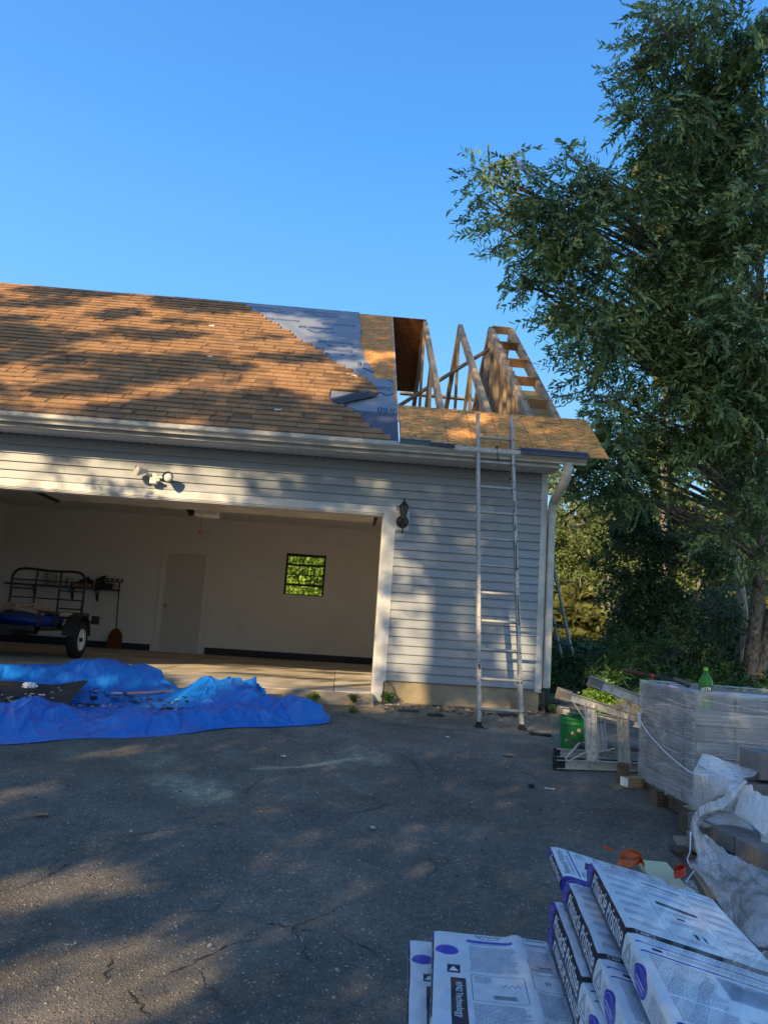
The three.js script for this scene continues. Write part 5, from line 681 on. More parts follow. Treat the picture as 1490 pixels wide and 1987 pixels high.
function tarpPoint(t, v) {
  const a = catmull(FR, t), b = catmull(BK, t), p = a.clone().lerp(b, v); const x = p.x, z = p.z;
  const tip = sstep(1, .80, t), hf = lerp(.05, .17, tip) * (.45 + 1.0 * fbm(t * 9, 2, 3, 3)) * (1 - .35 * sstep(.5, .2, t) * 0);
  let h = .78 * hf * sstep(0, .15, v) * sstep(.46, .17, v);                                   // the rolled front edge
  h += .085 * sstep(1, .95, v) * sstep(.70, .88, v) * (.5 + fbm(t * 8, 5, 9, 2)) * sstep(.98, .9, t);            // the back edge
  const d = Math.hypot((x + 1.10) / .46, (z - .76) / .36); h += .275 * Math.pow(sstep(1.25, .05, d), .8);         // bunched heap
  const d2 = Math.hypot((x + .62) / .34, (z - 1.1) / .26); h += .14 * sstep(1.2, .1, d2); const d3 = Math.hypot((x + 2.55) / .5, (z - .05) / .2); h += .07 * sstep(1.2, .1, d3);
  const k = .045 + .62 * Math.min(h, .18); const wx = x + .10 * (fbm(x * 3, z * 3, 91, 2) - .5), wz = z + .10 * (fbm(x * 3, z * 3, 95, 2) - .5), c1 = cones(wx, wz, 1.3, 5, 1.5), c2 = -cones(wx, wz, 2.7, 15, .55) + .6 * cones(wx, wz, 3.6, 18, 1.9), c3 = cones(wx, wz, 8, 25, .6);
  const edge = Math.min(sstep(0, .03, v), sstep(1, .97, v));
  const y = baseY(x, z) + .003 + .010 * edge + Math.max(-.006, h + (k * (.62 * c1 + .78 * c2 + .24 * c3)) * edge + .004);
  return V(x + k * .45 * c2 * edge + .03 * c1, y, z + k * .6 * cones(wx, wz, 4, 35, .7) * edge + .06 * (1 - edge) * c1);
}
{
  const nu = 640, nv = 240, pos = [], uv = [], idx = [];
  for (let j = 0; j <= nv; j++) for (let i = 0; i <= nu; i++) { const t = i / nu, v = Math.pow(j / nv, 1.15), p = tarpPoint(t, v); pos.push(p.x, p.y, p.z); uv.push(t * 5, v * 3); if (i && j) { const a = (j - 1) * (nu + 1) + i - 1; idx.push(a, a + 1, a + nu + 1, a + 1, a + nu + 2, a + nu + 1); } }
  const g = new THREE.BufferGeometry(); g.setAttribute('position', new THREE.Float32BufferAttribute(pos, 3)); g.setAttribute('uv', new THREE.Float32BufferAttribute(uv, 2)); g.setIndex(idx); g.computeVertexNormals();
  const weave = tex(256, 256, (u, v) => .5 + .25 * Math.sin(u * 6.283 * 64) * (Math.sin(v * 6.283 * 64) > 0 ? 1 : -1), false);
  tag(mesh('tarpaulin', g, new THREE.MeshPhysicalMaterial({ color: lin(.004, .135, .50), roughness: .30, side: THREE.DoubleSide, bumpMap: rep(weave, 8), bumpScale: .0004, clearcoat: .45, clearcoatRoughness: .2 })), 'crumpled blue tarpaulin spread in front of the open garage door', 'tarp');
  const sheetAt = (cx, cz, w, d, turn, lift, n = 16) => { const g = new THREE.PlaneGeometry(w, d, n, n), p = g.attributes.position; for (let i = 0; i < p.count; i++) { const u = p.getX(i), q = p.getY(i), x = cx + u * Math.cos(turn) - q * Math.sin(turn), z = cz + u * Math.sin(turn) + q * Math.cos(turn); p.setXYZ(i, x, baseY(x, z) + .05 + lift(u / w + .5, q / d + .5) + .02 * (fbm(x * 3, z * 3, 9, 3) - .5), z); } g.computeVertexNormals(); return g.toNonIndexed(); };
  const felt = mat([.035, .028, .025], .85, { map: rep(T.granule, 3), bumpMap: rep(T.grain, 2), bumpScale: .002 });
  tag(mesh('roofing_felt', sheetAt(-3.25, 1.25, 1.5, 1.25, -.15, (u, v) => .03 + .06 * sstep(.75, 1, u) * (1 - v) + .015 * Math.sin(u * 5)), felt), 'brown black sheet of old roofing felt lying on the left of the blue tarp', 'roofing felt');
  const r = rng(73);
  // scraps of shingle and paper on the tarp: too many to tell apart
  const shards = [], pale = []; const spot = (x, z) => { const y0 = baseY(x, z) + .065; return y0; };
  const shard = (x, y, z, s, flat = .006) => { const g = new THREE.BoxGeometry(s * (.5 + r()), flat, s * (.3 + .7 * r()), 2, 1, 2); const p = g.attributes.position; for (let i = 0; i < p.count; i++) p.setXYZ(i, p.getX(i) * (.8 + .4 * r()), p.getY(i) + .008 * r(), p.getZ(i) * (.8 + .4 * r())); g.rotateX((r() - .5) * .5); g.rotateY(r() * 6.3); g.translate(x, y, z); g.computeVertexNormals(); return uvBox(g); };
  for (let i = 0; i < 110; i++) { const t = .30 + .34 * r(), v = .36 + .34 * r(), p = tarpPoint(t, v); if (p.x > -1.42) continue; (r() < .72 ? shards : pale).push(shard(p.x, p.y + .012, p.z, r() < .88 ? .02 + .045 * r() : .12)); }
  for (let i = 0; i < 60; i++) { const x = -3.7 + 1.1 * r(), z = .8 + .9 * r(); (r() < .5 ? shards : pale).push(shard(x, spot(x, z) + .02, z, .015 + .03 * r())); } void spot;
  tag(mesh('shingle_scraps', shards, felt), 'dark broken shingle scraps scattered over the tarp', null, null, 'stuff'); tag(mesh('paper_scraps', pale, mat([.62, .58, .52], .85)), 'pale paper and wood chips scattered over the tarp', null, null, 'stuff');
  const putOn = (name, label, cat, x, y, geo, m, lift = .05) => { const p = ground(x, y); const o = mesh(name, geo, m); o.position.set(p.x, p.y + lift, p.z); tag(o, label, cat); return o; };
  putOn('crushed_cup', 'crushed white wrapper lying on the black felt', 'litter', 56, 1352, (() => { const g = new THREE.IcosahedronGeometry(.055, 3).toNonIndexed(); const p = g.attributes.position; for (let i = 0; i < p.count; i++) { const k = .6 + .6 * hash(Math.round(p.getX(i) * 200), Math.round(p.getY(i) * 200 + p.getZ(i) * 350), 3); p.setXYZ(i, p.getX(i) * k * 1.3, p.getY(i) * k * .6, p.getZ(i) * k); } g.computeVertexNormals(); return uvBox(g); })(), M.white, .11);
  putOn('paint_box', 'small white printed carton at the back edge of the tarp', 'box', 100, 1318, rbox(.16, .06, .08, .006), mat([.6, .58, .56], .7, { map: rep(T.dirtCol, 2) }), .10);
  // long laths lying across the tarp
  const a = [[300, 1362], [365, 1359]], lathe = (A, B, w, m, label, l = .07) => { const p = ground(...A), q = ground(...B); p.y += l; q.y += l; const o = thing('lath', label, 'lath'); mesh('strip', beam(p, q, w, .012), m, o); }; void a;
  lathe([246, 1362], [372, 1356], .03, M.woodRed, 'thin brown lath lying flat along the middle of the tarp', .09); lathe([150, 1327], [216, 1336], .12, felt, 'dark felt strip with a torn end behind the black sheet', .09); lathe([300, 1352], [385, 1350], .025, M.black, 'thin black strip on the tarp left of the bunched heap', .08);
}
// ------------------------------------------------------------------ inside the garage
{
  const o = thing('utility_trailer', 'dark utility trailer with an upright mesh gate parked inside the garage', 'trailer'); const S = M.steelDark;
  const X0 = -5.30, X1 = -4.12, Z0 = -1.95, Z1 = -4.05, Y = .46;
  mesh('bed_frame', [boxMM(X0, X1, Y - .06, Y, Z0 - .05, Z0), boxMM(X0, X1, Y - .06, Y, Z1, Z1 + .05), boxMM(X0, X0 + .05, Y - .06, Y, Z1, Z0), boxMM(X1 - .05, X1, Y - .06, Y, Z1, Z0), boxMM(X0 + .05, X1 - .05, Y - .06, Y - .02, -3.05, -2.95), boxMM(-4.9, -4.5, Y - .14, Y - .06, -2.95, Z0 + .02)], S, o);
  mesh('bed_floor', boxMM(X0 + .05, X1 - .05, Y - .02, Y - .005, Z1 + .05, Z0 - .05), M.woodOld, o);
  mesh('side_rail', [...[X0 + .02, X1 - .02].flatMap(x => [beam(V(x, .66, Z0), V(x, .66, Z1), .035, .035), ...[Z0 - .02, -2.65, -3.35, Z1 + .02].map(z => boxMM(x - .015, x + .015, Y, .66, z - .015, z + .015))]), beam(V(X0, .63, Z0), V(X1, .60, Z0), .03, .03)], S, o);
  // gate
  const gx0 = -5.42, gx1 = -4.24, gz = -4.0, g0 = .58, g1 = 1.33; const gt = mesh('gate', [tube([V(gx0, g0, gz), V(gx0, 1.0, gz), V(gx0 + .005, 1.24, gz), V(gx0 + .09, g1, gz), V(-4.8, g1, gz), V(gx1 - .09, g1 - .005, gz), V(gx1 - .005, 1.24, gz), V(gx1, 1.0, gz), V(gx1, g0, gz)], .022, 80, 8), boxMM(gx0, gx1, g0 - .02, g0 + .02, gz - .02, gz + .02)], S, o);
  const cx = [gx0, lerp(gx0, gx1, .33), lerp(gx0, gx1, .66), gx1]; for (const x of cx.slice(1, 3)) mesh('upright', rod(V(x, g0, gz), V(x, g1, gz), .018), S, gt);
  for (const c of [0, 2]) for (let k = 1; k < 5; k++) mesh('bar', rod(V(cx[c], g1 - .145 * k - .02, gz), V(cx[c + 1], g1 - .145 * k - .02, gz), .011), S, gt); for (const k of [1, 3]) mesh('bar', rod(V(cx[1], g1 - .145 * k - .02, gz), V(cx[2], g1 - .145 * k - .02, gz), .011), S, gt);
  const wheel = (x) => { const w = mesh('wheel', (() => { const g = new THREE.LatheGeometry([[.165, -.06], [.19, -.075], [.24, -.08], [.268, -.066], [.276, -.04], [.278, 0], [.276, .04], [.268, .066], [.24, .08], [.19, .075], [.165, .06]].map(v => new THREE.Vector2(...v)), 40).toNonIndexed(); g.rotateZ(Math.PI / 2); g.translate(x, .278, -3.0); return uvBox(g); })(), M.rubber, o); for (const s of [1, -1]) { const g = new THREE.LatheGeometry([[.168, .062], [.172, .052], [.15, .035], [.12, .01], [.07, .022], [.04, .03], [0, .032]].map(v => new THREE.Vector2(...v)), 32).toNonIndexed(); g.rotateZ(-Math.PI / 2 * s); g.translate(x + .012 * s, .278, -3.0); mesh('rim', g, M.white, w); const h = cyl(.035, .03, .05); h.rotateZ(-Math.PI / 2 * s); h.translate(x + .055 * s, .278, -3.0); mesh('hub', h, M.black, w); } return w; };
  wheel(-3.93); wheel(-5.49);
  const fend = x => { const s = new THREE.Shape(); s.absarc(0, 0, .345, .1, Math.PI - .1, false); s.absarc(0, 0, .335, Math.PI - .1, .1, true); const g = new THREE.ExtrudeGeometry(s, { depth: .2, bevelEnabled: false, curveSegments: 18 }); g.rotateY(Math.PI / 2); g.translate(x - .1, .3, -3.0); return uvBox(g); };
  mesh('fender', fend(-3.95), S, o); mesh('fender', fend(-5.47), S, o); mesh('axle', rod(V(-5.45, .278, -3), V(-3.95, .278, -3), .025), S, o);
  mesh('tail_light', rbox(.12, .13, .05, .01, -3.80, .58, -3.35), mat([.03, .006, .006], .4), o); mesh('light_bracket', boxMM(-4.12, -3.80, .54, .57, -3.40, -3.34), S, o);
  // load
  const w = (label, a, b, ww, h, m) => { const t = thing('timber_offcut', label, 'timber'); mesh('timber', beam(a, b, ww, h), m, t); };
  w('reddish plank lying level across the trailer load', V(-5.7, .73, -2.35), V(-4.28, .70, -2.75), .10, .04, M.woodRed); w('brown plank slanting down over the load towards the right', V(-5.7, .86, -2.5), V(-4.18, .64, -2.2), .09, .04, M.wood); w('pale grey board rising from the trailer front left', V(-5.5, .46, -1.75), V(-4.45, .80, -2.9), .07, .03, M.woodGrey); w('short orange tinted stick on top of the trailer load', V(-4.75, .76, -2.3), V(-4.55, .73, -2.2), .05, .04, M.wood); w('thin pale board at the right of the trailer load', V(-4.75, .66, -2.6), V(-3.98, .655, -2.8), .12, .03, M.wood);
  w('stub of timber under the trailer load at the left', V(-5.0, .49, -1.93), V(-4.75, .52, -2.1), .06, .05, M.wood);
  const tp = new THREE.SphereGeometry(.5, 40, 24); { const p = tp.attributes.position; for (let i = 0; i < p.count; i++) { const x = p.getX(i), y = p.getY(i), z = p.getZ(i), k = 1 + .3 * crumple(x * 2 + z, y * 2 + z, 9); p.setXYZ(i, x * .92 * k, y * .30 * k, z * 1.1 * k); } tp.translate(-4.63, .54, -2.9); tp.computeVertexNormals(); }
  tag(mesh('folded_tarp', uvBox(tp), mat([.008, .05, .30], .5)), 'blue tarp bundled under the timber in the trailer', 'tarp');
}
{
  const o = thing('wall_shelf', 'dark blue shelf on brackets along the back wall of the garage', 'shelf'); mesh('shelf_board', [boxMM(-6.75, -4.52, 1.155, 1.185, -7.058, -6.80)], mat([.02, .03, .09], .6), o);
  for (const x of [-6.2, -5.45, -4.95]) mesh('bracket', [boxMM(x - .012, x + .012, .92, 1.155, -7.058, -7.03), beam(V(x, .94, -7.03), V(x, 1.15, -6.85), .02, .02), boxMM(x - .012, x + .012, 1.135, 1.155, -7.03, -6.82)], M.black, o);
  const it = (name, label, cat, geo, m) => tag(mesh(name, geo, m), label, cat);
  it('paint_pail', 'pale plastic pail on the blue wall shelf', 'pail', [cyl(.10, .115, .22, -5.88, 1.295, -6.93), cyl(.12, .12, .02, -5.88, 1.412, -6.93)], mat([.34, .33, .30], .5)); it('glass_jar', 'glass jar beside the pale pail on the wall shelf', 'jar', [cyl(.07, .07, .16, -5.52, 1.266, -6.93), cyl(.05, .05, .03, -5.52, 1.36, -6.93)], mat([.22, .22, .22], .15));
  it('tool_heap', 'dark heap of tools in the middle of the wall shelf', 'tools', [rbox(.34, .07, .16, .02, -5.22, 1.222, -6.93), rod(V(-5.36, 1.27, -6.9), V(-5.05, 1.33, -6.95), .02), rod(V(-5.30, 1.3, -6.95), V(-5.12, 1.38, -6.88), .03), rbox(.1, .09, .1, .02, -5.10, 1.30, -6.93)], M.black);
  it('wooden_crate', 'low brown crate on the wall shelf below the tools', 'crate', [boxMM(-5.40, -5.03, 1.186, 1.196, -6.99, -6.82), boxMM(-5.40, -5.03, 1.196, 1.26, -6.84, -6.82)], M.woodRed); it('cordless_drill', 'black cordless drill case near the right of the wall shelf', 'tool', [rbox(.17, .20, .14, .03, -4.90, 1.286, -6.93), rod(V(-4.92, 1.38, -6.93), V(-4.80, 1.43, -6.93), .035)], M.black);
  it('spirit_level', 'long slotted black level standing over the right end of the shelf', 'level', [boxMM(-4.86, -4.44, 1.388, 1.404, -6.9, -6.87), boxMM(-4.86, -4.44, 1.334, 1.350, -6.9, -6.87), ...[0, 1, 2, 3, 4].map(k => boxMM(-4.86 + k * .098, -4.83 + k * .098, 1.350, 1.388, -6.9, -6.87)), boxMM(-4.80, -4.60, 1.186, 1.30, -7.0, -6.84)], M.black); it('tin_can', 'small pale tin at the right end of the wall shelf', 'tin', [cyl(.05, .05, .09, -4.58, 1.232, -6.86)], mat([.3, .3, .32], .4));
}
{
  const o = thing('broom', 'straw broom with a dark handle leaning on the back wall below the shelf', 'broom'); const a = V(-4.455, .38, -6.86), b = V(-4.50, 1.36, -6.87);
  mesh('handle', [rod(a, b, .013, 8)], M.black, o); const s = new THREE.Shape(); s.moveTo(-.03, .40); s.lineTo(.03, .40); s.quadraticCurveTo(.12, .33, .125, .22); s.lineTo(.135, .02); s.lineTo(-.135, .02); s.lineTo(-.125, .22); s.quadraticCurveTo(-.12, .33, -.03, .40);
  const g = new THREE.ExtrudeGeometry(s, { depth: .05, bevelEnabled: true, bevelSize: .01, bevelThickness: .012, bevelSegments: 2 }); g.translate(-4.455, 0, -6.90); mesh('bristles', uvBox(g), mat([.36, .15, .04], .9, { map: rep(T.wood, 8, 1) }), o); mesh('binding', [boxMM(-4.575, -4.335, .20, .212, -6.915, -6.836), boxMM(-4.565, -4.345, .26, .272, -6.915, -6.836)], M.black, o);
}
// ------------------------------------------------------------------ small litter on the ground
{
  const r = rng(81), dark = [], light = [], twig = [];
  const shard = (x, z, s, t = .006) => { const g = new THREE.BoxGeometry(s * (.7 + r()), t, s * (.35 + .5 * r()), 2, 1, 2); const p = g.attributes.position; for (let i = 0; i < p.count; i++) p.setXYZ(i, p.getX(i) * (.75 + .5 * r()), p.getY(i) + .006 * r(), p.getZ(i) * (.75 + .5 * r())); g.rotateY(r() * 6.3); g.rotateX(.09); g.translate(x, H(x, z) + .024, z); g.computeVertexNormals(); return uvBox(g); };
  for (let i = 0; i < 90; i++) { const x = .5 + 1.9 * r(), z = .12 + .75 * r() * r(); (r() < .7 ? dark : light).push(shard(x, z, .012 + .05 * r() * r())); }
  for (let i = 0; i < 26; i++) { const x = 2.4 + 1.0 * r(), z = -1.0 + 1.6 * r(); dark.push(shard(x, z, .03 + .10 * r())); }
  for (let i = 0; i < 430; i++) { const x = -2.6 + 5.0 * r(), z = 1.2 + 6.6 * r(); if (x > 2 && z > 2.4) continue; const k = r(); (k < .25 ? dark : light).push(shard(x, z, .004 + .011 * r() * r(), .004)); }
  for (let i = 0; i < 90; i++) { const x = -2.4 + 4.6 * r(), z = 1.5 + 6 * r(), a = r() * 6.3, l = .02 + .06 * r(); twig.push(rod(V(x, H(x, z) + .022, z), V(x + l * Math.cos(a), H(x + l * Math.cos(a), z + l * Math.sin(a)) + .024, z + l * Math.sin(a)), .0012, 4)); }
  tag(mesh('roof_litter', dark, mat([.05, .05, .055], .9)), 'small dark roofing crumbs strewn over the driveway', null, null, 'stuff'); tag(mesh('pale_grit', light, mat([.42, .40, .37], .9)), 'pale pebbles and chips strewn over the driveway', null, null, 'stuff'); tag(mesh('twig_litter', twig, mat([.24, .17, .10], .9)), 'thin twigs and pine needles strewn over the driveway', null, null, 'stuff');
  const piece = (name, label, cat, x, y, w, d, turn, m, t = .008) => { const p = ground(x, y); const o = mesh(name, (() => { const g = new THREE.BoxGeometry(w, t, d, 4, 1, 4), q = g.attributes.position; for (let i = 0; i < q.count; i++) q.setXYZ(i, q.getX(i) * (.9 + .2 * r()), q.getY(i) + .006 * r(), q.getZ(i) * (.9 + .2 * r())); g.computeVertexNormals(); return uvBox(g); })(), m); o.position.set(p.x, p.y + .026, p.z); o.rotation.set(.09, turn, 0); tag(o, label, cat); };
  const dk = mat([.045, .045, .05], .9, { map: rep(T.granule, 3) });
  piece('shingle_scrap', 'dark shingle scrap by the foundation left of the ladder', 'scrap', 845, 1392, .17, .08, .2, dk); piece('shingle_scrap', 'flat dark shingle scrap on the asphalt right of the ladder', 'scrap', 1048, 1430, .20, .09, -.15, dk); piece('shingle_scrap', 'narrow dark shingle strip at the foot of the foundation', 'scrap', 792, 1384, .22, .03, .1, dk); piece('shingle_scrap', 'dark shingle scrap behind the ladder foot', 'scrap', 985, 1392, .20, .05, .3, dk);
  piece('cardboard_scrap', 'small buff scrap lying on open asphalt below the ladder', 'scrap', 987, 1471, .11, .045, -.2, mat([.36, .25, .16], .9)); piece('leaf', 'dry tan leaf at the left of the driveway', 'leaf', 80, 1590, .07, .03, .2, mat([.34, .22, .10], .8), .004); piece('leaf', 'little dark wad lying on the asphalt left of the wrapped pallet', 'leaf', 1030, 1533, .035, .03, .7, M.black, .02); piece('nail_strip', 'short white stick on the asphalt by the dark wad', 'stick', 1066, 1538, .07, .006, -.15, M.white, .005); piece('paper_scrap', 'white chip on the asphalt in front of the ladder', 'scrap', 868, 1436, .03, .02, .1, M.white, .004); piece('paper_scrap', 'white chip on the asphalt beyond the tarp tip', 'scrap', 549, 1474, .035, .02, .1, M.white, .004); piece('paper_scrap', 'pale green chip midway down the driveway', 'scrap', 723, 1615, .025, .03, .5, mat([.45, .5, .42], .8), .004);
}
// ------------------------------------------------------------------ trees and plants
function leafSet(list) {                                  // list of [base, direction, normal, length, width]
  const pos = [], idx = [];
  for (const [b, d, n, l, w] of list) {
    const s = new THREE.Vector3().crossVectors(d, n).normalize(), o = pos.length / 3, P = (t, k, dip) => { const q = b.clone().addScaledVector(d, l * t).addScaledVector(s, w * k * .5).addScaledVector(n, dip * w); pos.push(q.x, q.y, q.z); };
    P(0, 0, 0); P(.35, 1, .12); P(.35, -1, .12); P(.4, 0, -.05); P(.75, .55, .04); P(.75, -.55, .04); P(1, 0, -.35);
    idx.push(o, o + 1, o + 3, o, o + 3, o + 2, o + 1, o + 4, o + 3, o + 3, o + 5, o + 2, o + 3, o + 4, o + 6, o + 3, o + 6, o + 5);
  }
  const g = new THREE.BufferGeometry(); g.setAttribute('position', new THREE.Float32BufferAttribute(pos, 3)); g.setIndex(idx); g.computeVertexNormals(); return g;
}
const lr = rng(201);
const rv = (k = 1) => V((lr() - .5) * 2 * k, (lr() - .5) * 2 * k, (lr() - .5) * 2 * k);
// twig along +x with narrow leaves hanging from it
const droopTwig = () => { const L = []; const n = 15; for (let i = 0; i < n; i++) { const t = i / n, b = V(.40 * t, .04 * Math.sin(t * 3) - .13 * t * t, .05 * Math.sin(t * 5 + lr())); const d = V(.35 + .6 * t, -.75 + .6 * lr(), (i % 2 ? 1 : -1) * (.3 + .8 * lr())).normalize(); L.push([b, d, rv().addScaledVector(d, -.2).normalize(), .075 + .055 * lr(), .030 + .014 * lr()]); } return leafSet(L); };
const broadTwig = (s, n = 14, w = .55, sp = 1.2) => { const L = []; for (let i = 0; i < n; i++) { const b = rv(s * sp), d = rv().add(V(.3, -.15, 0)).normalize(), q = rv(); q.addScaledVector(d, -q.dot(d)).normalize(); L.push([b, d, q, s * (.6 + .6 * lr()), s * w * (.7 + .5 * lr())]); } return leafSet(L); };
const fanTwig = (s) => { const L = []; for (let i = 0; i < 16; i++) { const a = (i / 15 - .5) * 2.2, d = V(Math.cos(a), -.15 + .25 * (lr() - .5), Math.sin(a)).normalize(); L.push([V(.1 * s * i / 15, 0, 0), d, V(0, 1, 0).add(rv(.4)).normalize(), s * (.6 + .6 * Math.cos(a)), s * .14]); } return leafSet(L); };
const twigs = { droop: [droopTwig(), droopTwig(), droopTwig()], small: [broadTwig(.07), broadTwig(.07), broadTwig(.08)], mid: [broadTwig(.11), broadTwig(.13)], big: [broadTwig(.075, 9, .7, .8), broadTwig(.075, 9, .7, .8), broadTwig(.08, 9, .7, .8)], fan: [fanTwig(.22), fanTwig(.26)] };
const leafMat = (c, tr = .35) => new THREE.MeshPhysicalMaterial({ color: lin(...c), roughness: .55, transmission: tr, thickness: 0, side: THREE.DoubleSide, specularIntensity: .5 });
const LM = { dark: leafMat([.155, .245, .11], .45), deep: leafMat([.095, .16, .066], .4), sunny: leafMat([.17, .225, .065], .5), gold: leafMat([.21, .225, .07], .45), far: leafMat([.10, .12, .035], .4), shade: leafMat([.07, .11, .04], .18), fern: leafMat([.04, .10, .022], .35) };  // sunny: part of the sunlight is put into this leaf colour
function crown(par, name, items, kind, m, seed, tintAmt = .35) { // items: [position, outward, scale]
  const r = rng(seed), gs = twigs[kind], per = gs.map(() => []); items.forEach(it => per[Math.floor(r() * gs.length)].push(it));
  const q = new THREE.Quaternion(), q2 = new THREE.Quaternion(), mx = new THREE.Matrix4(), X = V(1, 0, 0), c = new THREE.Color();
  gs.forEach((g, i) => { if (!per[i].length) return; const im = new THREE.InstancedMesh(g, m, per[i].length); im.name = name; im.castShadow = im.receiveShadow = true; im.userData.kind = 'stuff';
    per[i].forEach(([p, d, s], k) => { const o = d.clone(); if (o.lengthSq() < 1e-6) o.set(1, 0, 0); o.normalize(); q.setFromUnitVectors(X, o); q2.setFromAxisAngle(X, (kind === 'droop' ? (r() - .5) * 1.2 : r() * 6.28)); q.multiply(q2); mx.compose(p, q, V(s, s, s)); im.setMatrixAt(k, mx); const b = 1 + tintAmt * 2 * (r() - .5), y = tintAmt * (r() - .4); c.setRGB(b * (1 + .6 * y), b * (1 + .15 * y), b * (1 - .3 * y)); im.setColorAt(k, c); });
    par.add(im); });
}
// a tree: trunk, limbs to every mass of foliage, and leaves through the volume of each mass
function tree({ name, label, cat = 'tree', group, base, top, r0 = .12, r1 = .03, bend = 0, blobs, kind, m, bark = M.bark, dens = 700, size = 1, seed = 1, flat = .8, limbR = .03, stems = 1, hang = .25, shell = .55, twigN = 5, tint = .35 }) {
  const o = thing(name, label, cat, [base.x, base.y, base.z], 0, group), L = p => p.clone().sub(base), r = rng(seed), trunks = [], limbs = [], items = [];
  const tl = []; for (let s = 0; s < stems; s++) { const off = s ? V(.3 * (s % 2 ? 1 : -1), 0, .2) : V(0, 0, 0), t = L(top).add(off.clone().multiplyScalar(4)), pts = [V(0, -.1, 0).addScaledVector(off, .3)]; for (let i = 1; i <= 4; i++) pts.push(V(0, 0, 0).lerp(t, i / 4).add(off.clone().multiplyScalar(.6)).add(V(bend * Math.sin(i * 1.7 + s * 2), 0, bend * Math.cos(i * 1.3 + s)).multiplyScalar(i < 4 ? 1 : .3))); tl.push(new THREE.CatmullRomCurve3(pts)); trunks.push(tube(pts, q => lerp(r0 * (1 + .5 * Math.pow(1 - q, 8)), r1, q) * (1 - .25 * (s > 0)), 30, 10)); }
  mesh('trunk', trunks, bark, o);
  for (const [c0, rad, dk = 1] of blobs) {
    const c = L(c0); let best = null; for (const t of tl) for (let k = .12; k < 1; k += .04) { const p = t.getPoint(k), d = p.distanceTo(c) + Math.max(0, p.y - c.y + .15 * p.distanceTo(c)) * 2.2; if (!best || d < best.d) best = { d, p, k }; }
    const lr2 = Math.min(limbR * (.5 + rad), lerp(r0, r1, best.k) * .7), mid = best.p.clone().lerp(c, .5).add(V((r() - .5) * .3, .12 * best.d * (r() - .2), (r() - .5) * .3));
    limbs.push(tube([best.p, best.p.clone().lerp(mid, .5).add(V((r() - .5) * .1, .06, (r() - .5) * .1)), mid, c], q => lerp(lr2, .006, q), 18, 6));
    for (let k = 0; k < twigN; k++) { const e = V((r() - .5), (r() - .35) * flat, (r() - .5)).normalize().multiplyScalar(rad * (.6 + .35 * r())); limbs.push(tube([c.clone().lerp(mid, .3 * r()), c.clone().addScaledVector(e, .5).add(V(0, .05, 0)), c.clone().add(e)], q => lerp(Math.min(.010, lr2), .002, q), 8, 4)); }
    const n = Math.round(dens * rad * rad * dk); for (let k = 0; k < n; k++) { const a = r() * 6.283, z = 2 * r() - 1, rr = Math.pow(r(), shell) * rad * (1 + .22 * (vnoise(a * 1.6 + seed, z * 2.5, seed) - .4)), s = Math.sqrt(1 - z * z), d = V(s * Math.cos(a), z * flat, s * Math.sin(a)), p = c.clone().addScaledVector(d, rr); if (vnoise(p.x * 2.6 / (rad + .3) + 20, p.y * 2.6 / (rad + .3) + p.z, seed + 3) < .40) continue; items.push([p, d.clone().add(V(0, -hang, 0)).add(V((r() - .5) * .9, (r() - .5) * .5, (r() - .5) * .9)), size * (.75 + .5 * r())]); }
  }
  mesh('limb', limbs, bark, o); crown(o, 'crown', items, kind, m, seed, tint); return o;
}
const px = (d, list) => list.map(([x, y, r, k = 1, dd = 0]) => [at(x, y, d + dd), r * (d + dd) / FPX, k]);
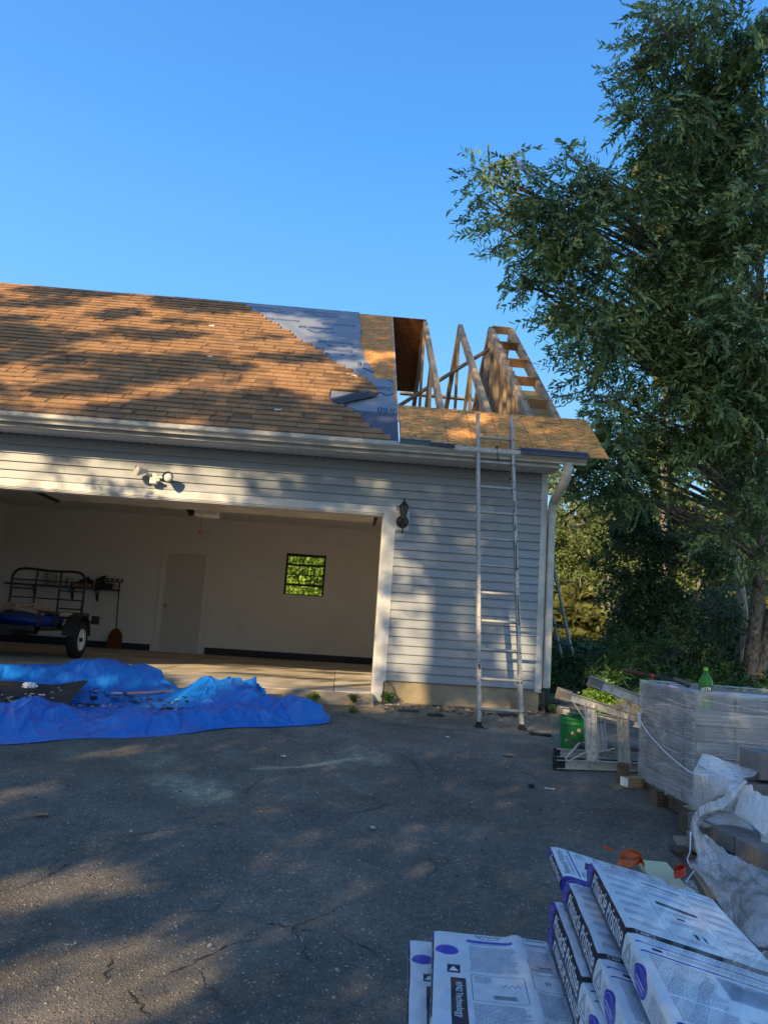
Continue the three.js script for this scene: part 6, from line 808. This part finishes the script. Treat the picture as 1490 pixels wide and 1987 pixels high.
// the near tree whose branches hang over the right of the picture
tree({ name: 'near_tree', label: 'large dark leafy tree at the right whose branches reach over the garage roof', base: at(1452, 1331, 13.0), top: at(1510, 40, 12.2), r0: .105, r1: .035, bend: .10, kind: 'droop', m: LM.dark, dens: 450, size: .92, seed: 11, limbR: .075, stems: 2, hang: .35, flat: .8, twigN: 6, tint: .52,
  blobs: px(10.5, [
    [1400, 60, 110], [1330, 60, 70, 1, -.5], [1272, 40, 48, .9, -.8], [1245, 85, 34, .9], [1228, 128, 26, .8], [1300, 140, 80, 1, .4], [1400, 190, 120, 1, .8], [1470, 110, 110], [1226, 212, 26, .9], [1194, 212, 16, .8], [1262, 232, 46, .9], [1318, 250, 70], [1228, 262, 20, .7], [1242, 280, 24, .7], [1470, 270, 110, 1, .5], [1390, 320, 90, 1, .8], [1280, 310, 34, .6, .3], [1300, 60, 46, .8, .8],
    [1480, 420, 110], [1400, 430, 95, 1, .7], [1310, 420, 85, 1, 1], [1235, 400, 70, 1, .4], [1165, 370, 48, .9], [1120, 345, 36, .9], [1095, 300, 22, .7], [1070, 318, 18, .6], [1135, 322, 24, .7], [1170, 335, 28, .8],
    [1010, 322, 26, .8], [985, 312, 20, .7], [945, 325, 22, .8], [920, 350, 20, .8], [960, 352, 32, .9], [1005, 365, 42], [940, 395, 22, .8], [985, 405, 38, .9], [1045, 395, 52], [1095, 415, 58], [965, 440, 24, .8], [1005, 455, 40], [1060, 465, 58], [1130, 475, 70], [985, 490, 22, .8], [1025, 510, 38, .9], [1200, 490, 90, 1, .5], [1290, 520, 95, 1, .8], [1400, 540, 110, 1, .6], [1480, 560, 110],
    [985, 545, 16, .7], [1012, 545, 20, .8], [1050, 560, 30, .9], [1090, 560, 58], [1160, 580, 76, 1, .3], [1082, 608, 24, .8], [1118, 636, 44], [1165, 660, 62], [1116, 684, 26, .8], [1142, 724, 36, .9], [1134, 764, 22, .7], [1170, 774, 36, .85], [1235, 620, 80, 1, .8], [1230, 700, 80, .9, .6], [1310, 640, 90, 1, .6], [1320, 740, 80, .9, 1], [1400, 660, 100], [1480, 690, 100], [1415, 760, 80, 1, .5], [1480, 800, 80, 1, .3],
    [1215, 800, 50, .75, .8], [1290, 830, 62, .8, .9], [1350, 850, 66, .9, .5], [1200, 880, 44, .75, .8], [1250, 915, 54, .8, .8], [1320, 920, 62, .9, .6], [1390, 920, 66], [1440, 880, 66, 1, .5], [1440, 980, 66, .9, .6], [1480, 960, 60, .9, .5], [1340, 990, 56, .8, .8], [1160, 850, 38, .7, .9], [1400, 1040, 56, .7, .7], [1470, 1060, 60, .7, .6], [1280, 985, 50, .7, .9], [1185, 945, 44, .7, .9], [1410, 800, 70], [1340, 780, 70], [1160, 812, 34, .8], [1195, 850, 40, .8], [1178, 910, 44, .9, .6], [1140, 945, 26, .9, .9], [1215, 960, 44, .8, .8], [1130, 905, 18, .8, .9]]) });
// shaded bushes and saplings under it
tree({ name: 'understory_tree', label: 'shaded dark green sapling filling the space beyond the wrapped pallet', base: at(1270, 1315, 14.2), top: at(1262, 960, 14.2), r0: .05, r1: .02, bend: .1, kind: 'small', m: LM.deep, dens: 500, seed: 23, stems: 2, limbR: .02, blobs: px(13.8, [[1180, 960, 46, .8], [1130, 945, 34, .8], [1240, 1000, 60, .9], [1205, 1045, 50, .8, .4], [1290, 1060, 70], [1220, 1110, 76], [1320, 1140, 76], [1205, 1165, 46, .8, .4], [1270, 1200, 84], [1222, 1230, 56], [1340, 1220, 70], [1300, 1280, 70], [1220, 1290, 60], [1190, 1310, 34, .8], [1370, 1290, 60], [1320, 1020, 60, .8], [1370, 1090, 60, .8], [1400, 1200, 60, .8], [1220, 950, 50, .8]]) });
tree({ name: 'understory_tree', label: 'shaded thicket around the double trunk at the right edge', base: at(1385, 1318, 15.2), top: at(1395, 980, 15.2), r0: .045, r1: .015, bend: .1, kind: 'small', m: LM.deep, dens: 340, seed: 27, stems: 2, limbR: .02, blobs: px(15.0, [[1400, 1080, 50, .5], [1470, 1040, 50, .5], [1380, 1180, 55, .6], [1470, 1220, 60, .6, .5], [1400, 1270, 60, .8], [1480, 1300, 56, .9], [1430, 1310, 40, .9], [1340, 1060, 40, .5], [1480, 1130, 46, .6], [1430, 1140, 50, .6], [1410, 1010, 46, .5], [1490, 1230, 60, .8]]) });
// the two pale trunks nearer the middle of that thicket
for (const [x0, y0, x1, y1, d, r, lab] of [[1447, 1325, 1404, 560, 14.2, .085, 'slim grey double trunk standing behind the wrapped pallets']]) { const o = thing('bare_trunk', lab, 'tree trunk'); const a = at(x0, y0, d), b = at(x1, y1, d); a.y -= .2; mesh('trunk', [tube([a, a.clone().lerp(b, .2).add(V(.03, 0, 0)), a.clone().lerp(b, .45).add(V(x0 < 1450 ? -.12 : .04, 0, 0)), a.clone().lerp(b, .7).add(V(.05, 0, 0)), b], q => r * (1.15 - .75 * q), 40, 10)], x0 < 1450 ? M.barkPale : M.bark, o); mesh('limb', [tube([a.clone().lerp(b, .40), a.clone().lerp(b, .52).add(V(-.35, .1, .2)), a.clone().lerp(b, .55).add(V(-.8, -.05, .3)), a.clone().lerp(b, .42).add(V(-1.3, -.1, .4))], q => .035 * (1 - .8 * q), 24, 6), tube([a.clone().lerp(b, .62), a.clone().lerp(b, .75).add(V(.4, .1, .2)), a.clone().lerp(b, .85).add(V(.9, .1, .2))], q => .03 * (1 - .8 * q), 20, 6)], M.bark, o); }
// sunlit trees further back
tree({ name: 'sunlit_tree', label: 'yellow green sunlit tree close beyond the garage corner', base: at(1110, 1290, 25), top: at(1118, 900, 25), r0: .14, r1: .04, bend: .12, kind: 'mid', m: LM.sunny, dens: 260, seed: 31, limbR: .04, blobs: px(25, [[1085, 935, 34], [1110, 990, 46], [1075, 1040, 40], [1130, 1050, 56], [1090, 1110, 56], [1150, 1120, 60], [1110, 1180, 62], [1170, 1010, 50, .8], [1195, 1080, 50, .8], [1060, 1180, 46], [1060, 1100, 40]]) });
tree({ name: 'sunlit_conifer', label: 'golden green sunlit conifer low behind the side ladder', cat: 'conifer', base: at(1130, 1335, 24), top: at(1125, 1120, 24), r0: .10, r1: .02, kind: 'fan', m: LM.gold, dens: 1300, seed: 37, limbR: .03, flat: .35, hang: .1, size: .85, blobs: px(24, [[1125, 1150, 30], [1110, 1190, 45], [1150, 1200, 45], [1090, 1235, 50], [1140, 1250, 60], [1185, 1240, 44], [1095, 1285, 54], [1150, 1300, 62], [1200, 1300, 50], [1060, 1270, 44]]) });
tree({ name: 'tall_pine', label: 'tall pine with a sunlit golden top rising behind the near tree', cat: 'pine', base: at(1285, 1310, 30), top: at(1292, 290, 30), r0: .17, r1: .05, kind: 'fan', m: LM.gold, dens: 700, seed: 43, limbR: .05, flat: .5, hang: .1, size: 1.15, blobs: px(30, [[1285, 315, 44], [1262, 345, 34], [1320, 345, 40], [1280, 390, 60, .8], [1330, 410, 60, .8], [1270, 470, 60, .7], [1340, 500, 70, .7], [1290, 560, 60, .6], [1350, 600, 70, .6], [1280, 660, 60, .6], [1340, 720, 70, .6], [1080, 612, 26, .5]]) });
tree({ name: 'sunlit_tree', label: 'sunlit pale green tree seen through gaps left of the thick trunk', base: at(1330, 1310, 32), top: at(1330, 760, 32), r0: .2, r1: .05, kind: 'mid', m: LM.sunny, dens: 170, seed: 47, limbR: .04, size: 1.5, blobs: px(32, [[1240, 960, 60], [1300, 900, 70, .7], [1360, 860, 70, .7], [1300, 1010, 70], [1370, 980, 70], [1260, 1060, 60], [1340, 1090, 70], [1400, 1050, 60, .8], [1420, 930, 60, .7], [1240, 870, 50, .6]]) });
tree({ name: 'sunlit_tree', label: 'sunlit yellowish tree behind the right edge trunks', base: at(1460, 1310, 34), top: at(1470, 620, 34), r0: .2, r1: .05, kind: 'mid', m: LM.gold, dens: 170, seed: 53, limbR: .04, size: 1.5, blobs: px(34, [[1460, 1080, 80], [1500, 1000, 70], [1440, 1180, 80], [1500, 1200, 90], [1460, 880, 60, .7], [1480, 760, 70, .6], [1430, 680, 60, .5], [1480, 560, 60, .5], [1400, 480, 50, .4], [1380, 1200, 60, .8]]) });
tree({ name: 'bright_tree', label: 'bright green tree behind the garage, seen through its back window', base: V(-2.6, H(0, -21), -21), top: V(-2.4, 5.6, -21), r0: .16, r1: .05, kind: 'mid', m: leafMat([.24, .36, .04], .5), dens: 300, seed: 59, size: 1.7, limbR: .04, blobs: [[V(-2.9, 2.2, -21), 1.2], [V(-1.6, 2.8, -20.6), 1.2], [V(-2.4, 4.0, -21), 1.2], [V(-1.2, 1.4, -20), 1.1], [V(-3.6, 3.6, -21), 1.0], [V(-.4, 2.6, -20.5), 1.0], [V(-2.2, .9, -20), .9]] });
{ // the far wood
  const o = new THREE.Group(); o.name = 'far_wood'; tag(o, 'far sunlit wood closing the view beyond the driveway', null, null, 'stuff'); scene.add(o); const r = rng(91), it = [], tr = [];
  for (let i = 0; i < 5200; i++) { const x = 8 + 34 * r(), z = -34 - 10 * r(), y = H(x, z) + 9.5 * Math.pow(r(), 1.1) * (.6 + .6 * vnoise(x * .5, 3, 8)); if (vnoise(x * .9, y * .8, 14) < .22) continue; it.push([V(x, y, z), rv(), 2.4 + 1.6 * r()]); }
  for (let i = 0; i < 34; i++) { const x = 8 + 32 * r(), z = -33 - 8 * r(); tr.push(tube([V(x, H(x, z) - .2, z), V(x + .2 * r(), 4, z), V(x + .3 * (r() - .5), 9, z)], q => .16 * (1 - .6 * q), 8, 6)); }
  mesh('trunk', tr, M.bark, o).userData.kind = 'stuff'; crown(o, 'foliage', it, 'mid', LM.far, 93, .5);
}
tree({ name: 'shrub', label: 'low shaded shrub row closing the gap behind the stepladder and pallet', cat: 'shrub', base: V(7, H(7, -6.5), -6.5), top: V(7.1, 1.5, -6.5), r0: .03, r1: .01, kind: 'small', m: LM.deep, dens: 640, seed: 61, limbR: .015, blobs: [[V(6.0, .85, -6.4), .65], [V(6.9, .8, -6.8), .6], [V(7.7, .9, -6.5), .6], [V(8.6, .9, -6.8), .65], [V(7.2, 1.5, -7.2), .7], [V(8.4, 1.6, -7.2), .7], [V(9.4, 1.2, -7), .7]] });
// ferns and weeds at the side of the garage and along the wall
{
  const r = rng(103);
  const plant = (name, label, cat, p, n, h, spread, m, kind = 'small', size = .8, group) => { const o = thing(name, label, cat, [p.x, p.y, p.z], 0, group), st = [], it = []; for (let i = 0; i < n; i++) { const a = r() * 6.28, e = V(Math.cos(a) * spread * (.3 + .7 * r()), h * (.5 + .5 * r()), Math.sin(a) * spread * (.3 + .7 * r())), mid = V(e.x * .35, e.y * .75, e.z * .35); st.push(tube([V(0, 0, 0), mid, e], q => .004 * (1 - .7 * q), 8, 4)); const c = new THREE.CatmullRomCurve3([V(0, 0, 0), mid, e]); for (let k = 0; k < 7; k++) it.push([c.getPoint(.3 + .7 * k / 6), V(e.x, .2, e.z).add(rv(.5)), size * (.5 + .6 * r()) * (1 - .3 * k / 7)]); } mesh('stem', st, mat([.07, .12, .03], .8), o); crown(o, 'leaves', it, kind, m, (h * 1000 + n) | 0, .3); return o; };
  const wide = (x, z) => V(x, H(x, z), z);
  for (const [x, z, n, h, s, lab] of [[2.95, -1.3, 16, .32, .30, 'dark ferns at the garage corner below the side ladder'], [3.45, -2.5, 20, .42, .36, 'dark fern clump at the foot of the side ladder'], [3.55, -1.2, 22, .5, .45, 'low dark plants behind the fallen stepladder'], [3.95, -1.9, 26, .7, .55, 'leafy dark plants between ladder and wrapped pallet'], [4.6, -2.4, 30, .9, .7, 'broad dark shrub behind the hammer end of the pallet']]) plant('fern', lab, 'fern', wide(x, z), n, h, s, LM.fern, 'droop', .55);
  plant('weed', 'bright green weed in the sun behind the stepladder braces', 'weed', V(3.05, H(3.05, .2), .2), 14, .42, .22, leafMat([.14, .26, .03], .4), 'small', .9);
  plant('weed', 'small leafy weed in the joint before the garage slab', 'weed', V(-.20, -.085, .42), 5, .07, .10, leafMat([.10, .18, .03], .4), 'small', .45); plant('weed', 'grassy tuft at the foot of the door trim', 'weed', V(.62, H(.62, .1), .12), 12, .13, .09, LM.fern, 'small', .35); plant('weed', 'thin weeds by the slab edge left of the door trim', 'weed', V(.24, -.09, .40), 7, .08, .12, LM.fern, 'small', .3); plant('weed', 'sprig growing from a crack right of the tarp tip', 'weed', V(.22, H(.22, .75) + .01, .75), 4, .06, .05, leafMat([.10, .18, .03], .4), 'small', .4); plant('weed', 'low green tuft at the foot of the corner drain pipe', 'weed', V(2.50, H(2.5, .1), .12), 10, .12, .10, LM.fern, 'small', .4);
}
{ const o = new THREE.Group(); o.name = 'ground_cover'; tag(o, 'low leafy ground cover under the trees right of the garage', null, null, 'stuff'); scene.add(o); const r = rng(111), it = []; for (let i = 0; i < 3600; i++) { const x = 2.7 + 8 * r(), z = -.6 - 17 * Math.pow(r(), .8); if (z > -1.6 && x < 3.6 + r()) continue; it.push([V(x, H(x, z) + .03 + .13 * r() * r(), z), V(r() - .5, .9, r() - .5), .8 + 1.3 * r()]); } crown(o, 'leaves', it, 'small', LM.fern, 113, .5); }
// ------------------------------------------------------------------ unseen trees behind the camera, crowns shaped to dapple garage and shade yard
{
  const r = rng(131), items = [], LN = SUN.clone();
  const cap = (x, z, A, B, rad) => { const dx = B.x - A.x, dz = B.z - A.z, t = clamp(((x - A.x) * dx + (z - A.z) * dz) / (dx * dx + dz * dz)); return Math.hypot(x - A.x - dx * t, z - A.z - dz * t) / rad; };
  const lit = [[[-60, 1748], [190, 1694], .24], [[-120, 1975], [290, 1860], .34], [[150, 1466], [330, 1446], .10], [[-60, 1560], [30, 1535], .12], [[120, 1640], [215, 1622], .05], [[560, 1690], [620, 1680], .05]].map(([a, b, q]) => [ground(...a), ground(...b), q]);
  const el = (x, y, cx, cy, rx, ry) => Math.hypot((x - cx) / rx, (y - cy) / ry) < 1;
  const gOp = (x, z) => { for (const [a, b, q] of lit) if (cap(x, z, a, b, q) < 1) return .03; if (z < .55 && x < .6) return vnoise(x * .9 + 4, z * 5, 66) > .52 ? .9 : .1; if (z < 1.1 && x < -.6) return vnoise(x * 2.2, z * 2.2, 67) > .45 ? .95 : .15; if (x > 1.7 && x < 2.25 && z > .55 && z < 1.15) return .2; if (el(x, z, 2.75, 1.38, .42, .32) || el(x, z, 3.06, 1.95, .12, .12)) return .05; return .97; };
  const wOp = (x, y) => {
    if (x > .58) { if (el(x, y, .86, .66, .36, .56) || el(x, y, .78, 1.42, .13, .20) || el(x, y, 1.43, .80, .07, .42) || el(x, y, 2.06, .52, .26, .36) || el(x, y, 2.10, 2.46, .24, .16) || el(x, y, .98, 2.0, .12, .30) || el(x, y, 1.52, 1.75, .11, .13) || el(x, y, 1.28, 1.95, .06, .16) || el(x, y, .85, -.02, .25, .14) || el(x, y, 2.0, 1.0, .10, .14)) return .04; return .95; }
    if (y > 2.0) { const n = fbm(x * 2.6 + 3, y * 3.2, 68, 3); return x < -1.3 ? (n > .60 ? .6 : .05) : x < .45 ? (n > .50 ? .9 : .35) : .85; }
    return .35;
  };
  const rOp = (x, s) => {
    if (x > .54) { if (el(x, s, 2.3, .55, .62, .50) || el(x, s, 1.45, .85, .30, .24) || el(x, s, 2.8, .3, .35, .5) || el(x, s, 1.3, .25, .5, .16)) return .04; return s < 1.15 ? .78 : .45; }
    const c = Math.cos(.42), q = Math.sin(.42), a = x * c + s * q, b = -x * q + s * c; const n = .62 * fbm(a * .55 + 2, b * 1.55 + 5, 70, 3) + .38 * fbm(a * 1.5, b * 4.2, 74, 3); const bias = lerp(.03, -.02, sstep(-1.5, -6, x)) + (s < .5 ? .05 : 0); return sstep(.475, .53, n + bias) * .98;
  };
  const D = 420, add = (P, op, area, s0 = 9, s1 = 4.5) => { const n = D * area; let k = Math.floor(n) + (r() < n % 1 ? 1 : 0); while (k-- > 0) if (r() < op) { const s = s0 + s1 * r(); items.push([P.clone().addScaledVector(LN, s).add(V((r() - .5) * .12, (r() - .5) * .12, (r() - .5) * .12)), rv(), .85 + .35 * r()]); } };
  const st = .11;
  for (let x = -7; x < 4.4; x += st) for (let z = .3; z < 10; z += st) add(V(x + st * r(), H(x, z), z + st * r()), gOp(x, z), st * st * .388 * 1.35, z < 2 ? 9 : 6.5, 4);
  for (let x = -4.6; x < 2.45; x += st) for (let y = -.1; y < 2.75; y += st / 2) if (x > .4 || y > 2.0) add(V(x + st * r(), y + st / 2 * r(), 0), wOp(x, y), st * st / 2 * .776);
  for (let x = -4.6; x < .45; x += st) for (let z = -4.3; z < .3; z += st) add(V(x + st * r(), 0, z + st * r()), vnoise(x * .8 + 4, z * 2.6, 66) > .60 ? .75 : .03, st * st * .388);
  for (let x = -7.3; x < 3; x += st) for (let s = -.1; s < 5.2; s += st) add(rp(x + st * r(), s + st * r()), rOp(x, s), st * st * .788);
  for (let x = 2.7; x < 10; x += st) for (let y = .3; y < 9.4; y += st) add(V(x + st * r(), y + st * r(), -1.5), .74, st * st * .776, 14, 6.5);
  const sites = [[-19, 20], [-15.5, 15], [-10.4, 15.8], [-12.5, 12], [-4.5, 17.5], [-.5, 15.5], [-20, 12], [-7.2, 13.2], [-3, 11.8]], labs = ['shade tree farthest left behind the viewer', 'tall shade tree behind the viewer towards the sun', 'shade tree in the middle of the row behind the viewer', 'shade tree on the left nearest the garage', 'shade tree straight behind the viewer', 'rightmost shade tree behind the viewer', 'leftmost shade tree level with the driveway end', 'shade tree just left behind the viewer', 'back row shade tree behind the others'];
  const per = sites.map(() => []); for (const it of items) { let b = 0, bd = 1e9; sites.forEach(([x, z], i) => { const d = Math.hypot(it[0].x - x, it[0].z - z); if (d < bd) { bd = d; b = i; } }); per[b].push(it); }
  sites.forEach(([x, z], i) => { if (per[i].length < 12) return; const y0 = H(x, z), o = thing('shade_tree', labs[i], 'tree', [x, y0, z], 0, null); const ys = per[i].map(q => q[0].y).sort((a, b) => a - b), top = ys[Math.floor(ys.length * .9)] - y0; mesh('trunk', [tube([V(0, -.3, 0), V(.1, top * .3, .05), V(-.08, top * .6, 0), V(.05, top, 0)], q => .17 * (1.1 - .85 * q), 24, 10)], M.bark, o); const lm = []; for (let k = 0; k < 16; k++) { const q = per[i][Math.floor(r() * per[i].length)][0].clone().sub(V(x, y0, z)), h = clamp(q.y - .3 * Math.hypot(q.x, q.z), top * .3, top * .95); lm.push(tube([V(0, h, 0), V(q.x * .4, lerp(h, q.y, .5) + .2, q.z * .4), q], t => .03 * (1 - .85 * t), 12, 5)); } mesh('limb', lm, M.bark, o); crown(o, 'crown', per[i].map(([p, d, s]) => [p.clone().sub(V(x, y0, z)), d, s]), 'big', LM.shade, 140 + i, .3); });
  console.log('shade clumps', items.length);
}
renderer.render(scene, camera);
